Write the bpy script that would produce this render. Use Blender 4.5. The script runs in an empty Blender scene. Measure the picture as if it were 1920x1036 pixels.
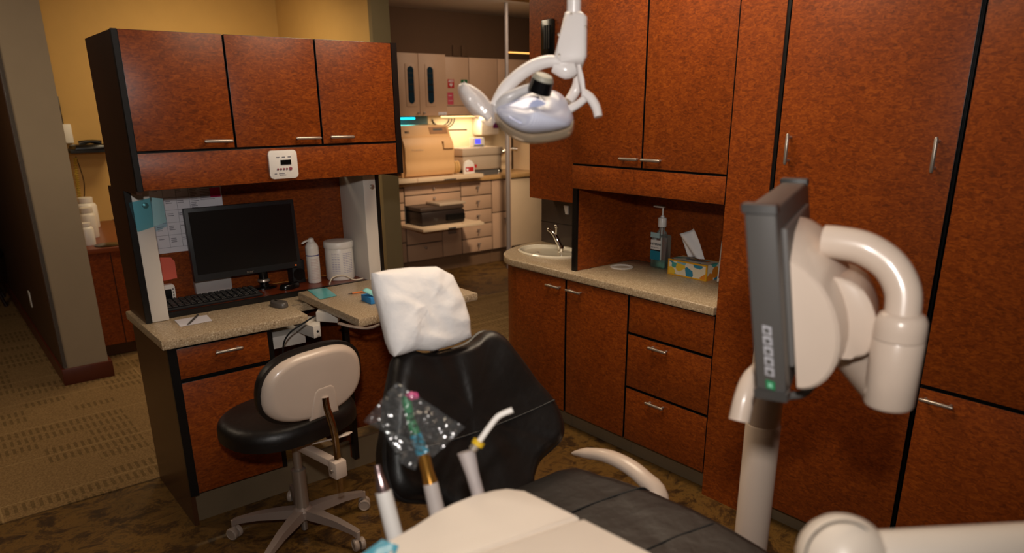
import bpy, bmesh, math, random
from mathutils import Vector, Matrix, noise
random.seed(7)
PI = math.pi
scene = bpy.context.scene
COL = scene.collection

# ------------------------------------------------------------------ camera model (a hand-held 25 mm view, frame cropped at the bottom)
F, CXP, CYP, EYE = 1351.0, 960.0, 640.0, Vector((0, 0, 1.70))
def _rot(a, b, c):
    ca, sa, cp, sp = math.cos(a), math.sin(a), math.cos(b), math.sin(b)
    f = Vector((-sa*cp, ca*cp, -sp)); r0 = Vector((ca, sa, 0)); u0 = r0.cross(f)
    return (math.cos(c)*r0 + math.sin(c)*u0, -math.sin(c)*r0 + math.cos(c)*u0, f)
CR, CU, CF = _rot(-.6811, .3138, -.0096)
def ray(u, v): return CR*((u-CXP)/F) - CU*((v-CYP)/F) + CF
def at(u, v, d): return EYE + ray(u, v)*d
def onz(u, v, z): r = ray(u, v); return EYE + r*((z-EYE.z)/r.z)
def ony(u, v, y): r = ray(u, v); return EYE + r*((y-EYE.y)/r.y)
def onx(u, v, x): r = ray(u, v); return EYE + r*((x-EYE.x)/r.x)
def onp(u, v, p0, n): r = ray(u, v); return EYE + r*((p0-EYE).dot(n)/r.dot(n))

# ------------------------------------------------------------------ materials
def lin(h):
    h = h.lstrip('#'); o = []
    for i in (0, 2, 4):
        c = int(h[i:i+2], 16)/255; o.append(c/12.92 if c <= .04045 else ((c+.055)/1.055)**2.4)
    return (*o, 1)
def newmat(name):
    m = bpy.data.materials.new(name); m.use_nodes = True
    nt = m.node_tree; return m, nt, nt.nodes['Principled BSDF']
def mat(name, c, rough=.5, metal=0, spec=.5, coat=0, emit=None, es=0, trans=0, alpha=1, bump=0, bscale=200, var=0, vscale=8):
    m, nt, b = newmat(name)
    b.inputs['Base Color'].default_value = lin(c); b.inputs['Roughness'].default_value = rough
    b.inputs['Metallic'].default_value = metal; b.inputs['Specular IOR Level'].default_value = spec
    b.inputs['Coat Weight'].default_value = coat; b.inputs['Coat Roughness'].default_value = .1
    b.inputs['Transmission Weight'].default_value = trans; b.inputs['Alpha'].default_value = alpha
    if emit: b.inputs['Emission Color'].default_value = lin(emit); b.inputs['Emission Strength'].default_value = es
    tc = nt.nodes.new('ShaderNodeTexCoord')
    n = nt.nodes.new('ShaderNodeTexNoise'); n.inputs['Scale'].default_value = vscale; n.inputs['Detail'].default_value = 4
    nt.links.new(tc.outputs['Object'], n.inputs['Vector'])
    mx = nt.nodes.new('ShaderNodeMix'); mx.data_type = 'RGBA'; mx.blend_type = 'MULTIPLY'
    mx.inputs[0].default_value = var if var else .06
    mx.inputs[6].default_value = lin(c)
    rp = nt.nodes.new('ShaderNodeValToRGB'); rp.color_ramp.elements[0].color = (.55, .55, .55, 1); rp.color_ramp.elements[1].color = (1.25, 1.25, 1.25, 1)
    rp.color_ramp.elements[0].position = .3; rp.color_ramp.elements[1].position = .7
    nt.links.new(n.outputs['Fac'], rp.inputs['Fac']); nt.links.new(rp.outputs['Color'], mx.inputs[7]); nt.links.new(mx.outputs[2], b.inputs['Base Color'])
    if bump:
        n2 = nt.nodes.new('ShaderNodeTexNoise'); n2.inputs['Scale'].default_value = bscale; n2.inputs['Detail'].default_value = 3
        nt.links.new(tc.outputs['Object'], n2.inputs['Vector'])
        bp = nt.nodes.new('ShaderNodeBump'); bp.inputs['Strength'].default_value = bump; bp.inputs['Distance'].default_value = .01
        nt.links.new(n2.outputs['Fac'], bp.inputs['Height']); nt.links.new(bp.outputs['Normal'], b.inputs['Normal'])
    return m
def ramp(nt, src, stops):
    r = nt.nodes.new('ShaderNodeValToRGB'); e = r.color_ramp.elements
    while len(e) < len(stops): e.new(.5)
    for el, (p, c) in zip(e, stops): el.position = p; el.color = lin(c)
    nt.links.new(src, r.inputs['Fac']); return r
def wood(name, c0, c1, c2, rough=.38, flip=False):
    m, nt, b = newmat(name); L = nt.links.new
    tc = nt.nodes.new('ShaderNodeTexCoord'); mp = nt.nodes.new('ShaderNodeMapping')
    mp.inputs['Scale'].default_value = (1, 1, 2.2); mp.inputs['Rotation'].default_value = (.12, .16, .1)
    L(tc.outputs['Object'], mp.inputs['Vector'])
    n = nt.nodes.new('ShaderNodeTexNoise'); n.inputs['Scale'].default_value = 46; n.inputs['Detail'].default_value = 3; n.inputs['Roughness'].default_value = .5; n.inputs['Distortion'].default_value = 1.2
    L(mp.outputs['Vector'], n.inputs['Vector'])
    w = nt.nodes.new('ShaderNodeTexNoise'); w.inputs['Scale'].default_value = 4; w.inputs['Detail'].default_value = 2
    L(tc.outputs['Object'], w.inputs['Vector'])
    ad = nt.nodes.new('ShaderNodeMath'); ad.operation = 'MULTIPLY_ADD'; ad.inputs[1].default_value = .22; L(w.outputs['Fac'], ad.inputs[0]); 
    sb = nt.nodes.new('ShaderNodeMath'); sb.operation = 'SUBTRACT'; sb.inputs[1].default_value = .11; L(n.outputs['Fac'], sb.inputs[0]); L(sb.outputs[0], ad.inputs[2])
    r = ramp(nt, ad.outputs[0], [(.28, c0), (.5, c1), (.72, c2)])
    L(r.outputs['Color'], b.inputs['Base Color']); b.inputs['Roughness'].default_value = rough
    b.inputs['Specular IOR Level'].default_value = .35
    return m
M = {}
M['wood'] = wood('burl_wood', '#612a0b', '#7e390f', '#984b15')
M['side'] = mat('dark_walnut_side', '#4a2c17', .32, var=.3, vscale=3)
M['shelfwood'] = mat('red_brown_laminate', '#6b2c12', .3, var=.3, vscale=12)
M['black'] = mat('black_edge', '#0c0b0b', .35)
M['blackgloss'] = mat('black_plastic', '#0b0b0c', .22)
M['blackmatte'] = mat('black_matte', '#131314', .6)
M['screen'] = mat('screen_off', '#0d0d0f', .3)
M['white'] = mat('white_laminate', '#d9d2c8', .45)
M['whiteplastic'] = mat('white_plastic', '#e6e2dc', .35)
M['cream'] = mat('cream_plastic', '#d2bfae', .3, coat=.25)
M['creamlight'] = mat('light_cream_plastic', '#e8dac9', .38)
M['lampwhite'] = mat('lamp_white', '#e4dedb', .25, coat=.3)
M['metal'] = mat('brushed_steel', '#b3a99e', .36, .75)
M['chrome'] = mat('chrome', '#d8d4cf', .08, 1)
M['alu'] = mat('aluminium', '#857d7c', .55, .2)
M['toe'] = mat('grey_laminate_toe_kick', '#7a6a52', .35, .15, var=.3, vscale=4)
M['leather'] = mat('black_leather', '#161210', .44, spec=.55, bump=.28, bscale=17)
M['paper'] = mat('white_paper', '#f1edea', .85, bump=.25, bscale=40)
M['note'] = mat('paper_sheet', '#dedbe2', .8)
M['pink'] = mat('pink_note', '#d3175f', .8)
M['coral'] = mat('coral_note', '#f0705a', .8)
M['ink'] = mat('grey_ink', '#77757c', .8)
M['darkink'] = mat('dark_ink', '#2b2a2c', .7)
M['blue'] = mat('blue_paper', '#3aa0d8', .7)
M['mint'] = mat('mint_paper', '#8ed3cf', .8)
M['bluebox'] = mat('blue_card', '#2c86c9', .6)
M['pencil'] = mat('orange_pencil', '#d8752a', .5)
M['lead'] = mat('pencil_tip', '#4b4038', .6)
M['grey'] = mat('grey_plastic', '#5f5c59', .42)
M['darkgrey'] = mat('dark_grey_plastic', '#484542', .42)
M['mouse'] = mat('mouse_grey', '#55504c', .35)
M['paint'] = mat('taupe_paint', '#a3937a', .85)
M['shadepanel'] = mat('dark_brown_shade', '#4a2f17', .5, var=.2, vscale=3)
M['yellow'] = mat('yellow_paint', '#bf9a5c', .85)
M['brownpaint'] = mat('brown_paint', '#6c5039', .85)
M['basewood'] = mat('brown_baseboard', '#5e2a18', .4, var=.3, vscale=10)
M['ster'] = mat('almond_laminate', '#c9a68a', .5)
M['stertoe'] = mat('brown_toe_kick', '#7d6149', .5)
M['sterwhite'] = mat('warm_white_laminate', '#dcc3a4', .5)
M['autoclave'] = mat('almond_enamel', '#dcae7a', .4)
M['device'] = mat('beige_grey_plastic', '#b8a48e', .5)
M['red'] = mat('red_print', '#b81f22', .6)
M['green'] = mat('green_sign', '#1f6a3f', .6)
M['pinksign'] = mat('pink_sign', '#c8495f', .7)
M['purple'] = mat('purple_tag', '#6a1a58', .6)
M['navy'] = mat('navy_band', '#22277c', .5)
M['teal'] = mat('teal_label', '#0f7890', .5)
M['ivory'] = mat('ivory_porcelain', '#efe6d0', .12, coat=.6)
M['yellowring'] = mat('yellow_ring', '#d9b324', .4)
M['gold'] = mat('gold_metal', '#c08a3e', .25, .85)
M['tealcap'] = mat('teal_cap', '#1c8fb0', .4)
M['greenplastic'] = mat('green_plastic', '#0f7a48', .4)
M['pinkplastic'] = mat('pink_plastic', '#e05a94', .4)
M['casterg'] = mat('caster_grey', '#a39284', .4)
M['chairbrown'] = mat('dark_chair_wood', '#20110a', .4)
M['tan'] = mat('tan_plastic', '#a98a66', .5)
M['cord'] = mat('yellow_cord', '#b79a3a', .5)
M['whitecord'] = mat('white_cord', '#cfc4b0', .5)
M['bluelcd'] = mat('lit_blue_display', '#3a3ae0', .4, emit='#5a55ff', es=1.2)
M['orangeled'] = mat('orange_led', '#ff7a20', .4, emit='#ff6a10', es=4)
M['uv'] = mat('lit_teal_tube', '#20c0d8', .4, emit='#18c8e6', es=3.0)
M['strip'] = mat('lit_warm_tube', '#ffe0b0', .4, emit='#ffc880', es=3.0)
M['dblue'] = mat('dark_blue_glass', '#1c3140', .15)
M['metalsoft'] = mat('warm_grey_metal', '#9a8a80', .35, .3)
M['tileback'] = mat('dark_backsplash', '#4a4038', .12, var=.15)
M['yellowcard'] = mat('yellow_card_edge', '#e0a51c', .6)

def speckle(name, base, dark, light, rough=.28):
    m, nt, b = newmat(name); L = nt.links.new
    tc = nt.nodes.new('ShaderNodeTexCoord')
    n = nt.nodes.new('ShaderNodeTexNoise'); n.inputs['Scale'].default_value = 150; n.inputs['Detail'].default_value = 4; n.inputs['Roughness'].default_value = .8
    L(tc.outputs['Object'], n.inputs['Vector'])
    r = ramp(nt, n.outputs['Fac'], [(.36, dark), (.44, base), (.55, base), (.63, light)])
    L(r.outputs['Color'], b.inputs['Base Color']); b.inputs['Roughness'].default_value = rough
    return m
M['counter'] = speckle('speckled_solid_surface', '#b09a7c', '#6a553f', '#e0d2b6')
M['stercounter'] = speckle('tan_counter', '#c79c66', '#96703f', '#dcb986')

def floor_mat():
    m, nt, b = newmat('mottled_stone_vinyl'); L = nt.links.new
    tc = nt.nodes.new('ShaderNodeTexCoord'); mp = nt.nodes.new('ShaderNodeMapping'); mp.inputs['Scale'].default_value = (1, 1.25, 1); mp.inputs['Rotation'].default_value = (0, 0, .5)
    L(tc.outputs['Object'], mp.inputs['Vector'])
    n = nt.nodes.new('ShaderNodeTexNoise'); n.inputs['Scale'].default_value = 6.5; n.inputs['Detail'].default_value = 10; n.inputs['Roughness'].default_value = .78; n.inputs['Distortion'].default_value = .5
    L(mp.outputs['Vector'], n.inputs['Vector'])
    r = ramp(nt, n.outputs['Fac'], [(.32, '#1c130a'), (.44, '#432d14'), (.53, '#745425'), (.6, '#4f391b'), (.72, '#86632f')])
    L(r.outputs['Color'], b.inputs['Base Color']); b.inputs['Roughness'].default_value = .42
    return m
M['floor'] = floor_mat()

def carpet_mat():
    m, nt, b = newmat('patterned_carpet_tile'); N = nt.nodes; L = nt.links.new
    tc = N.new('ShaderNodeTexCoord'); sp = N.new('ShaderNodeSeparateXYZ'); L(tc.outputs['Object'], sp.inputs[0])
    def mth(op, a, bb=None, c=None):
        x = N.new('ShaderNodeMath'); x.operation = op
        for i, q in enumerate((a, bb, c)):
            if q is None: continue
            if isinstance(q, (int, float)): x.inputs[i].default_value = q
            else: L(q, x.inputs[i])
        return x.outputs[0]
    cx = mth('FLOOR', mth('MULTIPLY', sp.outputs[0], 1/.23)); cy = mth('FLOOR', mth('MULTIPLY', sp.outputs[1], 1/.115))
    cb = N.new('ShaderNodeCombineXYZ'); L(cx, cb.inputs[0]); L(cy, cb.inputs[1])
    wn = N.new('ShaderNodeTexWhiteNoise'); L(cb.outputs[0], wn.inputs['Vector'])
    on = mth('GREATER_THAN', wn.outputs['Value'], .5)
    st = mth('GREATER_THAN', mth('FRACT', mth('MULTIPLY', sp.outputs[0], 1/.033)), .55)
    fy = mth('FRACT', mth('MULTIPLY', sp.outputs[1], 1/.115)); inb = mth('MULTIPLY', mth('GREATER_THAN', fy, .15), mth('LESS_THAN', fy, .85))
    msk = mth('MULTIPLY', mth('MULTIPLY', on, st), inb)
    tl = mth('MAXIMUM', mth('LESS_THAN', mth('FRACT', mth('MULTIPLY', sp.outputs[0], 1/.92)), .008), mth('LESS_THAN', mth('FRACT', mth('MULTIPLY', sp.outputs[1], 1/.46)), .016))
    n = N.new('ShaderNodeTexNoise'); n.inputs['Scale'].default_value = 120; n.inputs['Detail'].default_value = 3; L(tc.outputs['Object'], n.inputs['Vector'])
    r = ramp(nt, n.outputs['Fac'], [(.3, '#71593a'), (.7, '#957851')])
    mx = N.new('ShaderNodeMix'); mx.data_type = 'RGBA'; L(mth('MULTIPLY', msk, .5), mx.inputs[0]); L(r.outputs['Color'], mx.inputs[6]); mx.inputs[7].default_value = lin('#4b3c20')
    mx2 = N.new('ShaderNodeMix'); mx2.data_type = 'RGBA'; L(mth('MULTIPLY', tl, .35), mx2.inputs[0]); L(mx.outputs[2], mx2.inputs[6]); mx2.inputs[7].default_value = lin('#b59a6c')
    L(mx2.outputs[2], b.inputs['Base Color']); b.inputs['Roughness'].default_value = .95; b.inputs['Specular IOR Level'].default_value = .1
    bp = N.new('ShaderNodeBump'); bp.inputs['Strength'].default_value = .5; bp.inputs['Distance'].default_value = .004; L(n.outputs['Fac'], bp.inputs['Height']); L(bp.outputs['Normal'], b.inputs['Normal'])
    return m
M['carpet'] = carpet_mat()

def ceil_mat():
    m, nt, b = newmat('acoustic_ceiling_tiles'); N = nt.nodes; L = nt.links.new
    tc = N.new('ShaderNodeTexCoord'); br = N.new('ShaderNodeTexBrick'); br.offset = 0; br.inputs['Scale'].default_value = 1
    br.inputs['Brick Width'].default_value = 1.22; br.inputs['Row Height'].default_value = .61; br.inputs['Mortar Size'].default_value = .012
    br.inputs['Color1'].default_value = br.inputs['Color2'].default_value = lin('#d8ccbe'); br.inputs['Mortar'].default_value = lin('#d9cfc4')
    L(tc.outputs['Object'], br.inputs['Vector']); L(br.outputs['Color'], b.inputs['Base Color']); b.inputs['Roughness'].default_value = .9
    return m
M['ceiling'] = ceil_mat()

def film_mat(name, c, a, rough=.15):
    m, nt, b = newmat(name); L = nt.links.new
    out = nt.nodes['Material Output']; tr = nt.nodes.new('ShaderNodeBsdfTransparent'); tr.inputs[0].default_value = lin(c)
    b.inputs['Base Color'].default_value = lin(c); b.inputs['Roughness'].default_value = rough
    fr = nt.nodes.new('ShaderNodeFresnel'); fr.inputs['IOR'].default_value = 1.4
    ma = nt.nodes.new('ShaderNodeMath'); ma.operation = 'ADD'; ma.inputs[1].default_value = a; L(fr.outputs[0], ma.inputs[0]); ma.use_clamp = True
    mx = nt.nodes.new('ShaderNodeMixShader'); L(ma.outputs[0], mx.inputs[0]); L(tr.outputs[0], mx.inputs[1]); L(b.outputs[0], mx.inputs[2]); L(mx.outputs[0], out.inputs[0])
    return m
def clear_film(name, c, a, rough):
    m, nt, b = newmat(name); L = nt.links.new; N = nt.nodes; out = N['Material Output']; N.remove(b)
    tr = N.new('ShaderNodeBsdfTransparent'); tr.inputs[0].default_value = lin(c); gl = N.new('ShaderNodeBsdfGlossy'); gl.inputs['Roughness'].default_value = rough
    fr = N.new('ShaderNodeFresnel'); fr.inputs['IOR'].default_value = 1.5; ma = N.new('ShaderNodeMath'); ma.operation = 'ADD'; ma.inputs[1].default_value = a; ma.use_clamp = True; L(fr.outputs[0], ma.inputs[0])
    tc = N.new('ShaderNodeTexCoord'); n = N.new('ShaderNodeTexNoise'); n.inputs['Scale'].default_value = 34; n.inputs['Detail'].default_value = 2; L(tc.outputs['Object'], n.inputs['Vector'])
    bp = N.new('ShaderNodeBump'); bp.inputs['Strength'].default_value = .4; bp.inputs['Distance'].default_value = .012; L(n.outputs['Fac'], bp.inputs['Height']); L(bp.outputs['Normal'], gl.inputs['Normal'])
    mx = N.new('ShaderNodeMixShader'); L(ma.outputs[0], mx.inputs[0]); L(tr.outputs[0], mx.inputs[1]); L(gl.outputs[0], mx.inputs[2]); df = N.new('ShaderNodeBsdfDiffuse'); df.inputs[0].default_value = lin('#dfe4e6'); m2 = N.new('ShaderNodeMixShader'); m2.inputs[0].default_value = .045; L(mx.outputs[0], m2.inputs[1]); L(df.outputs[0], m2.inputs[2]); L(m2.outputs[0], out.inputs[0]); return m
M['film'] = clear_film('clear_plastic_film', '#eef2f2', .04, .14)
M['bluefilm'] = film_mat('blue_plastic_film', '#a8e2f0', .07)
M['paleclear'] = film_mat('pale_clear_plastic', '#f2f7f5', .03)
M['wrap'] = film_mat('clear_wrap_over_white', '#f4efec', .45, .12)
M['glass'] = film_mat('clear_glass', '#dfe8e4', .06, .05)
M['liquid'] = film_mat('pale_green_liquid', '#9fdcc8', .25, .05)
def lens_mat():
    m, nt, b = newmat('pale_blue_reflector_cover'); L = nt.links.new
    tc = nt.nodes.new('ShaderNodeTexCoord'); wv = nt.nodes.new('ShaderNodeTexWave'); wv.inputs['Scale'].default_value = 55; wv.bands_direction = 'X'
    L(tc.outputs['Object'], wv.inputs['Vector'])
    r = ramp(nt, wv.outputs['Fac'], [(0, '#c3c6da'), (1, '#d3d6e6')])
    L(r.outputs['Color'], b.inputs['Base Color']); b.inputs['Roughness'].default_value = .34; b.inputs['Coat Weight'].default_value = .15
    return m
M['lens'] = lens_mat()
def floral_mat():
    m, nt, b = newmat('leaf_print_card'); N = nt.nodes; L = nt.links.new
    tc = N.new('ShaderNodeTexCoord'); v = N.new('ShaderNodeTexVoronoi'); v.inputs['Scale'].default_value = 24; L(tc.outputs['Object'], v.inputs['Vector'])
    sp = N.new('ShaderNodeSeparateColor'); L(v.outputs['Color'], sp.inputs[0])
    r = ramp(nt, sp.outputs[0], [(0, '#e7dcc0'), (.28, '#4aa59a'), (.42, '#e9dfc6'), (.55, '#e08a2a'), (.68, '#7fb7c6'), (.8, '#e6c13a'), (.9, '#2f86a6')]); r.color_ramp.interpolation = 'CONSTANT'
    th = N.new('ShaderNodeMath'); th.operation = 'LESS_THAN'; th.inputs[1].default_value = .72; L(v.outputs['Distance'], th.inputs[0])
    mx = N.new('ShaderNodeMix'); mx.data_type = 'RGBA'; L(th.outputs[0], mx.inputs[0]); mx.inputs[6].default_value = lin('#e9e0cc'); L(r.outputs['Color'], mx.inputs[7])
    L(mx.outputs[2], b.inputs['Base Color']); b.inputs['Roughness'].default_value = .5
    return m
M['floral'] = floral_mat()

# ------------------------------------------------------------------ mesh builder
class MB:
    def __init__(s): s.bm = bmesh.new()
    def box(s, x0, x1, y0, y1, z0, z1, bev=0, seg=2, mtx=None):
        a = [Vector((x, y, z)) for z in (z0, z1) for y in (y0, y1) for x in (x0, x1)]
        if mtx: a = [mtx @ p for p in a]
        v = [s.bm.verts.new(p) for p in a]
        fs = [s.bm.faces.new([v[i] for i in q]) for q in ((0, 2, 3, 1), (4, 5, 7, 6), (0, 1, 5, 4), (2, 6, 7, 3), (0, 4, 6, 2), (1, 3, 7, 5))]
        if bev:
            es = list({e for f in fs for e in f.edges})
            bmesh.ops.bevel(s.bm, geom=es, offset=bev, segments=seg, affect='EDGES', profile=.5)
        return s
    def prism(s, pts, off, bev=0, seg=2):
        """closed polygon of 3D points, extruded by the vector off"""
        off = Vector(off); a = [s.bm.verts.new(Vector(p)) for p in pts]; b = [s.bm.verts.new(Vector(p)+off) for p in pts]
        n = len(a); fs = [s.bm.faces.new(list(reversed(a))), s.bm.faces.new(b)]
        for i in range(n): fs.append(s.bm.faces.new((a[i], a[(i+1) % n], b[(i+1) % n], b[i])))
        if bev:
            es = list(set(fs[0].edges) | set(fs[1].edges)); bmesh.ops.bevel(s.bm, geom=es, offset=bev, segments=seg, affect='EDGES', profile=.5)
        return s
    def face(s, pts):
        s.bm.faces.new([s.bm.verts.new(Vector(p)) for p in pts]); return s
    def tube(s, pts, r, n=12, cap=True, smooth=0, flat=1, up=None):
        pts = [Vector(p) for p in pts]; rs = list(r) if isinstance(r, (list, tuple)) else [r]*len(pts)
        if smooth: pts, rs = catmull(pts, rs, smooth)
        prev = None; rings = []
        for i, p in enumerate(pts):
            t = (pts[min(i+1, len(pts)-1)]-pts[max(i-1, 0)]).normalized()
            if prev is None:
                g = Vector(up) if up else (Vector((0, 0, 1)) if abs(t.z) < .9 else Vector((1, 0, 0)))
                a = g.cross(t).normalized()
            else: a = (prev - t*prev.dot(t)).normalized()
            prev = a; b = t.cross(a)
            rings.append([s.bm.verts.new(p+(a*math.cos(2*PI*k/n)+b*math.sin(2*PI*k/n)*flat)*rs[i]) for k in range(n)])
        for i in range(len(rings)-1):
            for k in range(n): s.bm.faces.new((rings[i][k], rings[i][(k+1) % n], rings[i+1][(k+1) % n], rings[i+1][k]))
        if cap: s.bm.faces.new(list(reversed(rings[0]))); s.bm.faces.new(rings[-1])
        return s
    def lathe(s, prof, c, axis=(0, 0, 1), n=24, sx=1, sy=1):
        c = Vector(c); ax = Vector(axis).normalized(); a = (Vector((1, 0, 0)) if abs(ax.x) < .9 else Vector((0, 1, 0))); a = (a-ax*a.dot(ax)).normalized(); b = ax.cross(a)
        rings = []
        for r, z in prof:
            if r < 1e-6: rings.append([s.bm.verts.new(c+ax*z)])
            else: rings.append([s.bm.verts.new(c+ax*z+(a*math.cos(2*PI*k/n)*sx+b*math.sin(2*PI*k/n)*sy)*r) for k in range(n)])
        for p, q in zip(rings, rings[1:]):
            for k in range(n):
                k2 = (k+1) % n
                if len(p) == 1 and len(q) == 1: continue
                if len(p) == 1: s.bm.faces.new((p[0], q[k2], q[k]))
                elif len(q) == 1: s.bm.faces.new((p[k], p[k2], q[0]))
                else: s.bm.faces.new((p[k], p[k2], q[k2], q[k]))
        if len(rings[0]) > 1: s.bm.faces.new(list(reversed(rings[0])))
        if len(rings[-1]) > 1: s.bm.faces.new(rings[-1])
        return s
    def ball(s, c, r, n=20, axis=(0, 0, 1), sq=1):
        return s.lathe([(r*math.sin(PI*i/10), -r*sq*math.cos(PI*i/10)) for i in range(11)], c, axis, n)
    def grid(s, fn, nu, nv):
        vs = [[s.bm.verts.new(Vector(fn(i/nu, j/nv))) for j in range(nv+1)] for i in range(nu+1)]
        for i in range(nu):
            for j in range(nv): s.bm.faces.new((vs[i][j], vs[i+1][j], vs[i+1][j+1], vs[i][j+1]))
        return s
    def cushion(s, outline, frame, thick, back=0, rings=7, dome=.5):
        """outline: list of 2D points (star-shaped), frame(x,y,h)->3D; domed on +h, flat at -back"""
        cx = sum(p[0] for p in outline)/len(outline); cy = sum(p[1] for p in outline)/len(outline); R = []
        for k in range(rings+1):
            t = k/rings; f = 1-(1-dome)*t*t if k < rings else 1
            a = PI/2*t; inset = 1-.16*(1-math.cos(a)); h = thick*math.sin(a)
            R.append([s.bm.verts.new(frame(cx+(x-cx)*inset, cy+(y-cy)*inset, h)) for x, y in outline])
        for g in (.62, .4, .2): R.append([s.bm.verts.new(frame(cx+(x-cx)*g, cy+(y-cy)*g, thick*(1+.04*(1-g)))) for x, y in outline])
        n = len(outline); ctr = s.bm.verts.new(frame(cx, cy, thick*1.05)); bot = [s.bm.verts.new(frame(x, y, -back)) for x, y in outline]
        for p, q in zip([bot]+R, R):
            for k in range(n): s.bm.faces.new((p[k], p[(k+1) % n], q[(k+1) % n], q[k]))
        for k in range(n): s.bm.faces.new((R[-1][k], R[-1][(k+1) % n], ctr))
        s.bm.faces.new(list(reversed(bot))); return s
    def build(s, name, m, parent=None, smooth=True, ang=40, solid=0, sub=0):
        bmesh.ops.recalc_face_normals(s.bm, faces=s.bm.faces)
        me = bpy.data.meshes.new(name); s.bm.to_mesh(me); s.bm.free()
        me.materials.append(m if not isinstance(m, str) else M[m])
        if smooth:
            me.polygons.foreach_set('use_smooth', [True]*len(me.polygons))
            me.set_sharp_from_angle(angle=math.radians(ang))
        o = bpy.data.objects.new(name, me); COL.objects.link(o)
        if solid: md = o.modifiers.new('Solidify', 'SOLIDIFY'); md.thickness = solid; md.offset = 0
        if sub: md = o.modifiers.new('Subsurf', 'SUBSURF'); md.levels = sub; md.render_levels = sub
        if parent is not None: adopt(o, parent)
        return o
def catmull(p, r, k):
    P, R = [], []
    for i in range(len(p)-1):
        a, b, c, d = p[max(i-1, 0)], p[i], p[i+1], p[min(i+2, len(p)-1)]
        for j in range(k):
            t = j/k
            P.append(.5*((2*b)+(c-a)*t+(2*a-5*b+4*c-d)*t*t+(3*b-a-3*c+d)*t**3)); R.append(r[i]*(1-t)+r[i+1]*t)
    P.append(p[-1]); R.append(r[-1]); return P, R
def wloc(o):
    v = o.location.copy()
    while o.parent: o = o.parent; v += o.location if o.type == 'EMPTY' else Vector((0, 0, 0))
    return v
def adopt(o, parent):
    o.parent = parent
    r = parent
    while r.parent: r = r.parent
    if r.type == 'EMPTY' and parent is r: o.matrix_parent_inverse = Matrix.Translation(-r.location)
def thing(name, label, cat, loc, group=None):
    o = bpy.data.objects.new(name, None); o.empty_display_size = .05; COL.objects.link(o); o.location = loc
    o['label'] = label; o['category'] = cat
    if group: o['group'] = group
    return o
def tag(o, label, cat, group=None):
    o['label'] = label; o['category'] = cat
    if group: o['group'] = group
    return o
def struct(o): o['kind'] = 'structure'; return o
def copytree(o, off, label, parent=None):
    c = o.copy(); COL.objects.link(c)
    if parent is None: c.location = o.location+Vector(off); c['label'] = label
    else: c.parent = parent; c.matrix_parent_inverse = o.matrix_parent_inverse.copy()
    for ch in o.children: copytree(ch, None, None, c)
    return c
def text(body, size, origin, xdir, ydir, m, parent, name='lettering', align='LEFT', depth=.0003, bold=0):
    cu = bpy.data.curves.new('txt', 'FONT'); cu.body = body; cu.size = size; cu.align_x = align; cu.extrude = depth; cu.offset = bold
    ob = bpy.data.objects.new('txt', cu); COL.objects.link(ob); dg = bpy.context.evaluated_depsgraph_get()
    me = bpy.data.meshes.new_from_object(ob.evaluated_get(dg)); bpy.data.objects.remove(ob); me.materials.clear(); me.materials.append(M[m])
    X = Vector(xdir).normalized(); Y = Vector(ydir); Y = (Y-X*Y.dot(X)).normalized(); Z = X.cross(Y)
    mt = Matrix((X, Y, Z)).transposed().to_4x4(); mt.translation = Vector(origin)
    me.transform(mt); me.name = name
    o = bpy.data.objects.new(name, me); COL.objects.link(o); adopt(o, parent); return o
def bx(name, m, par, *a, bev=0, **k): return MB().box(*a, bev=bev).build(name, m, par, **k)

def edged(o, axis):
    o.data.materials.append(M['black'])
    for p in o.data.polygons:
        if abs(p.normal[axis]) < .95: p.material_index = 1
    return o
def handle(parent, p0, p1, out, m='metal', r=.0066):
    """bar pull from p0 to p1 standing off the door by the vector out"""
    p0, p1, out = Vector(p0), Vector(p1), Vector(out); d = (p1-p0).normalized()
    b = MB(); b.tube([p0+out-d*.006, p0+out, p1+out, p1+out+d*.006], [r*.6, r, r, r*.6], 10)
    b.tube([p0+d*.008-out*.02, p0+d*.008+out], r*.75, 8); b.tube([p1-d*.008-out*.02, p1-d*.008+out], r*.75, 8)
    return b.build('handle', m, parent)

# ================================================================== SETTING
struct(bx('floor', 'floor', None, -4, 10, -3.5, 13, -.1, 0))
b = MB(); b.box(-4, 10, 3.525, 5.33, .0, .006); b.box(-4, 2.95, 5.33, 13, 0, .006); struct(b.build('floor_carpet', 'carpet'))
struct(bx('ceiling', 'ceiling', None, -4, 10, -3.5, 13, 2.7, 2.8))
struct(bx('wall_right', 'brownpaint', None, 3.16, 3.3, -3.5, 3.43, 0, 2.7))
struct(bx('wall_sink', 'brownpaint', None, 3.03, 3.16, 2.64, 3.43, 0, 2.7))
struct(bx('wall_behind', 'paint', None, -4, 3.3, -3.6, -3.5, 0, 2.7))
struct(bx('wall_far_left', 'paint', None, -4.1, -4, -3.5, 13, 0, 2.7))
struct(bx('wall_yellow', 'yellow', None, .77, 2.95, 7.1, 7.2, 0, 2.7))
struct(bx('wall_partition', 'yellow', None, 2.95, 3.08, 5.32, 7.2, 0, 2.7))
struct(bx('wall_column', mat('olive_paint', '#75674a', .85), None, 2.935, 3.09, 5.27, 5.32, 0, 2.7))
struct(bx('wall_sterilization', 'brownpaint', None, 3.08, 10, 7.05, 7.2, 0, 2.7))
struct(bx('wall_far_right', 'brownpaint', None, 10, 10.1, -3.5, 13, 0, 2.7))
struct(bx('wall_far', 'paint', None, -4, .6, 12.9, 13, 0, 2.7))
struct(bx('wall_pillar', 'paint', None, .515, .77, 5.25, 11, 0, 2.7)); struct(bx('wall_shade_panel', 'shadepanel', None, .507, .515, 5.272, 11, .115, 2.7))  # dark brown sheet: shade on the pillar's left face put into colour
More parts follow.
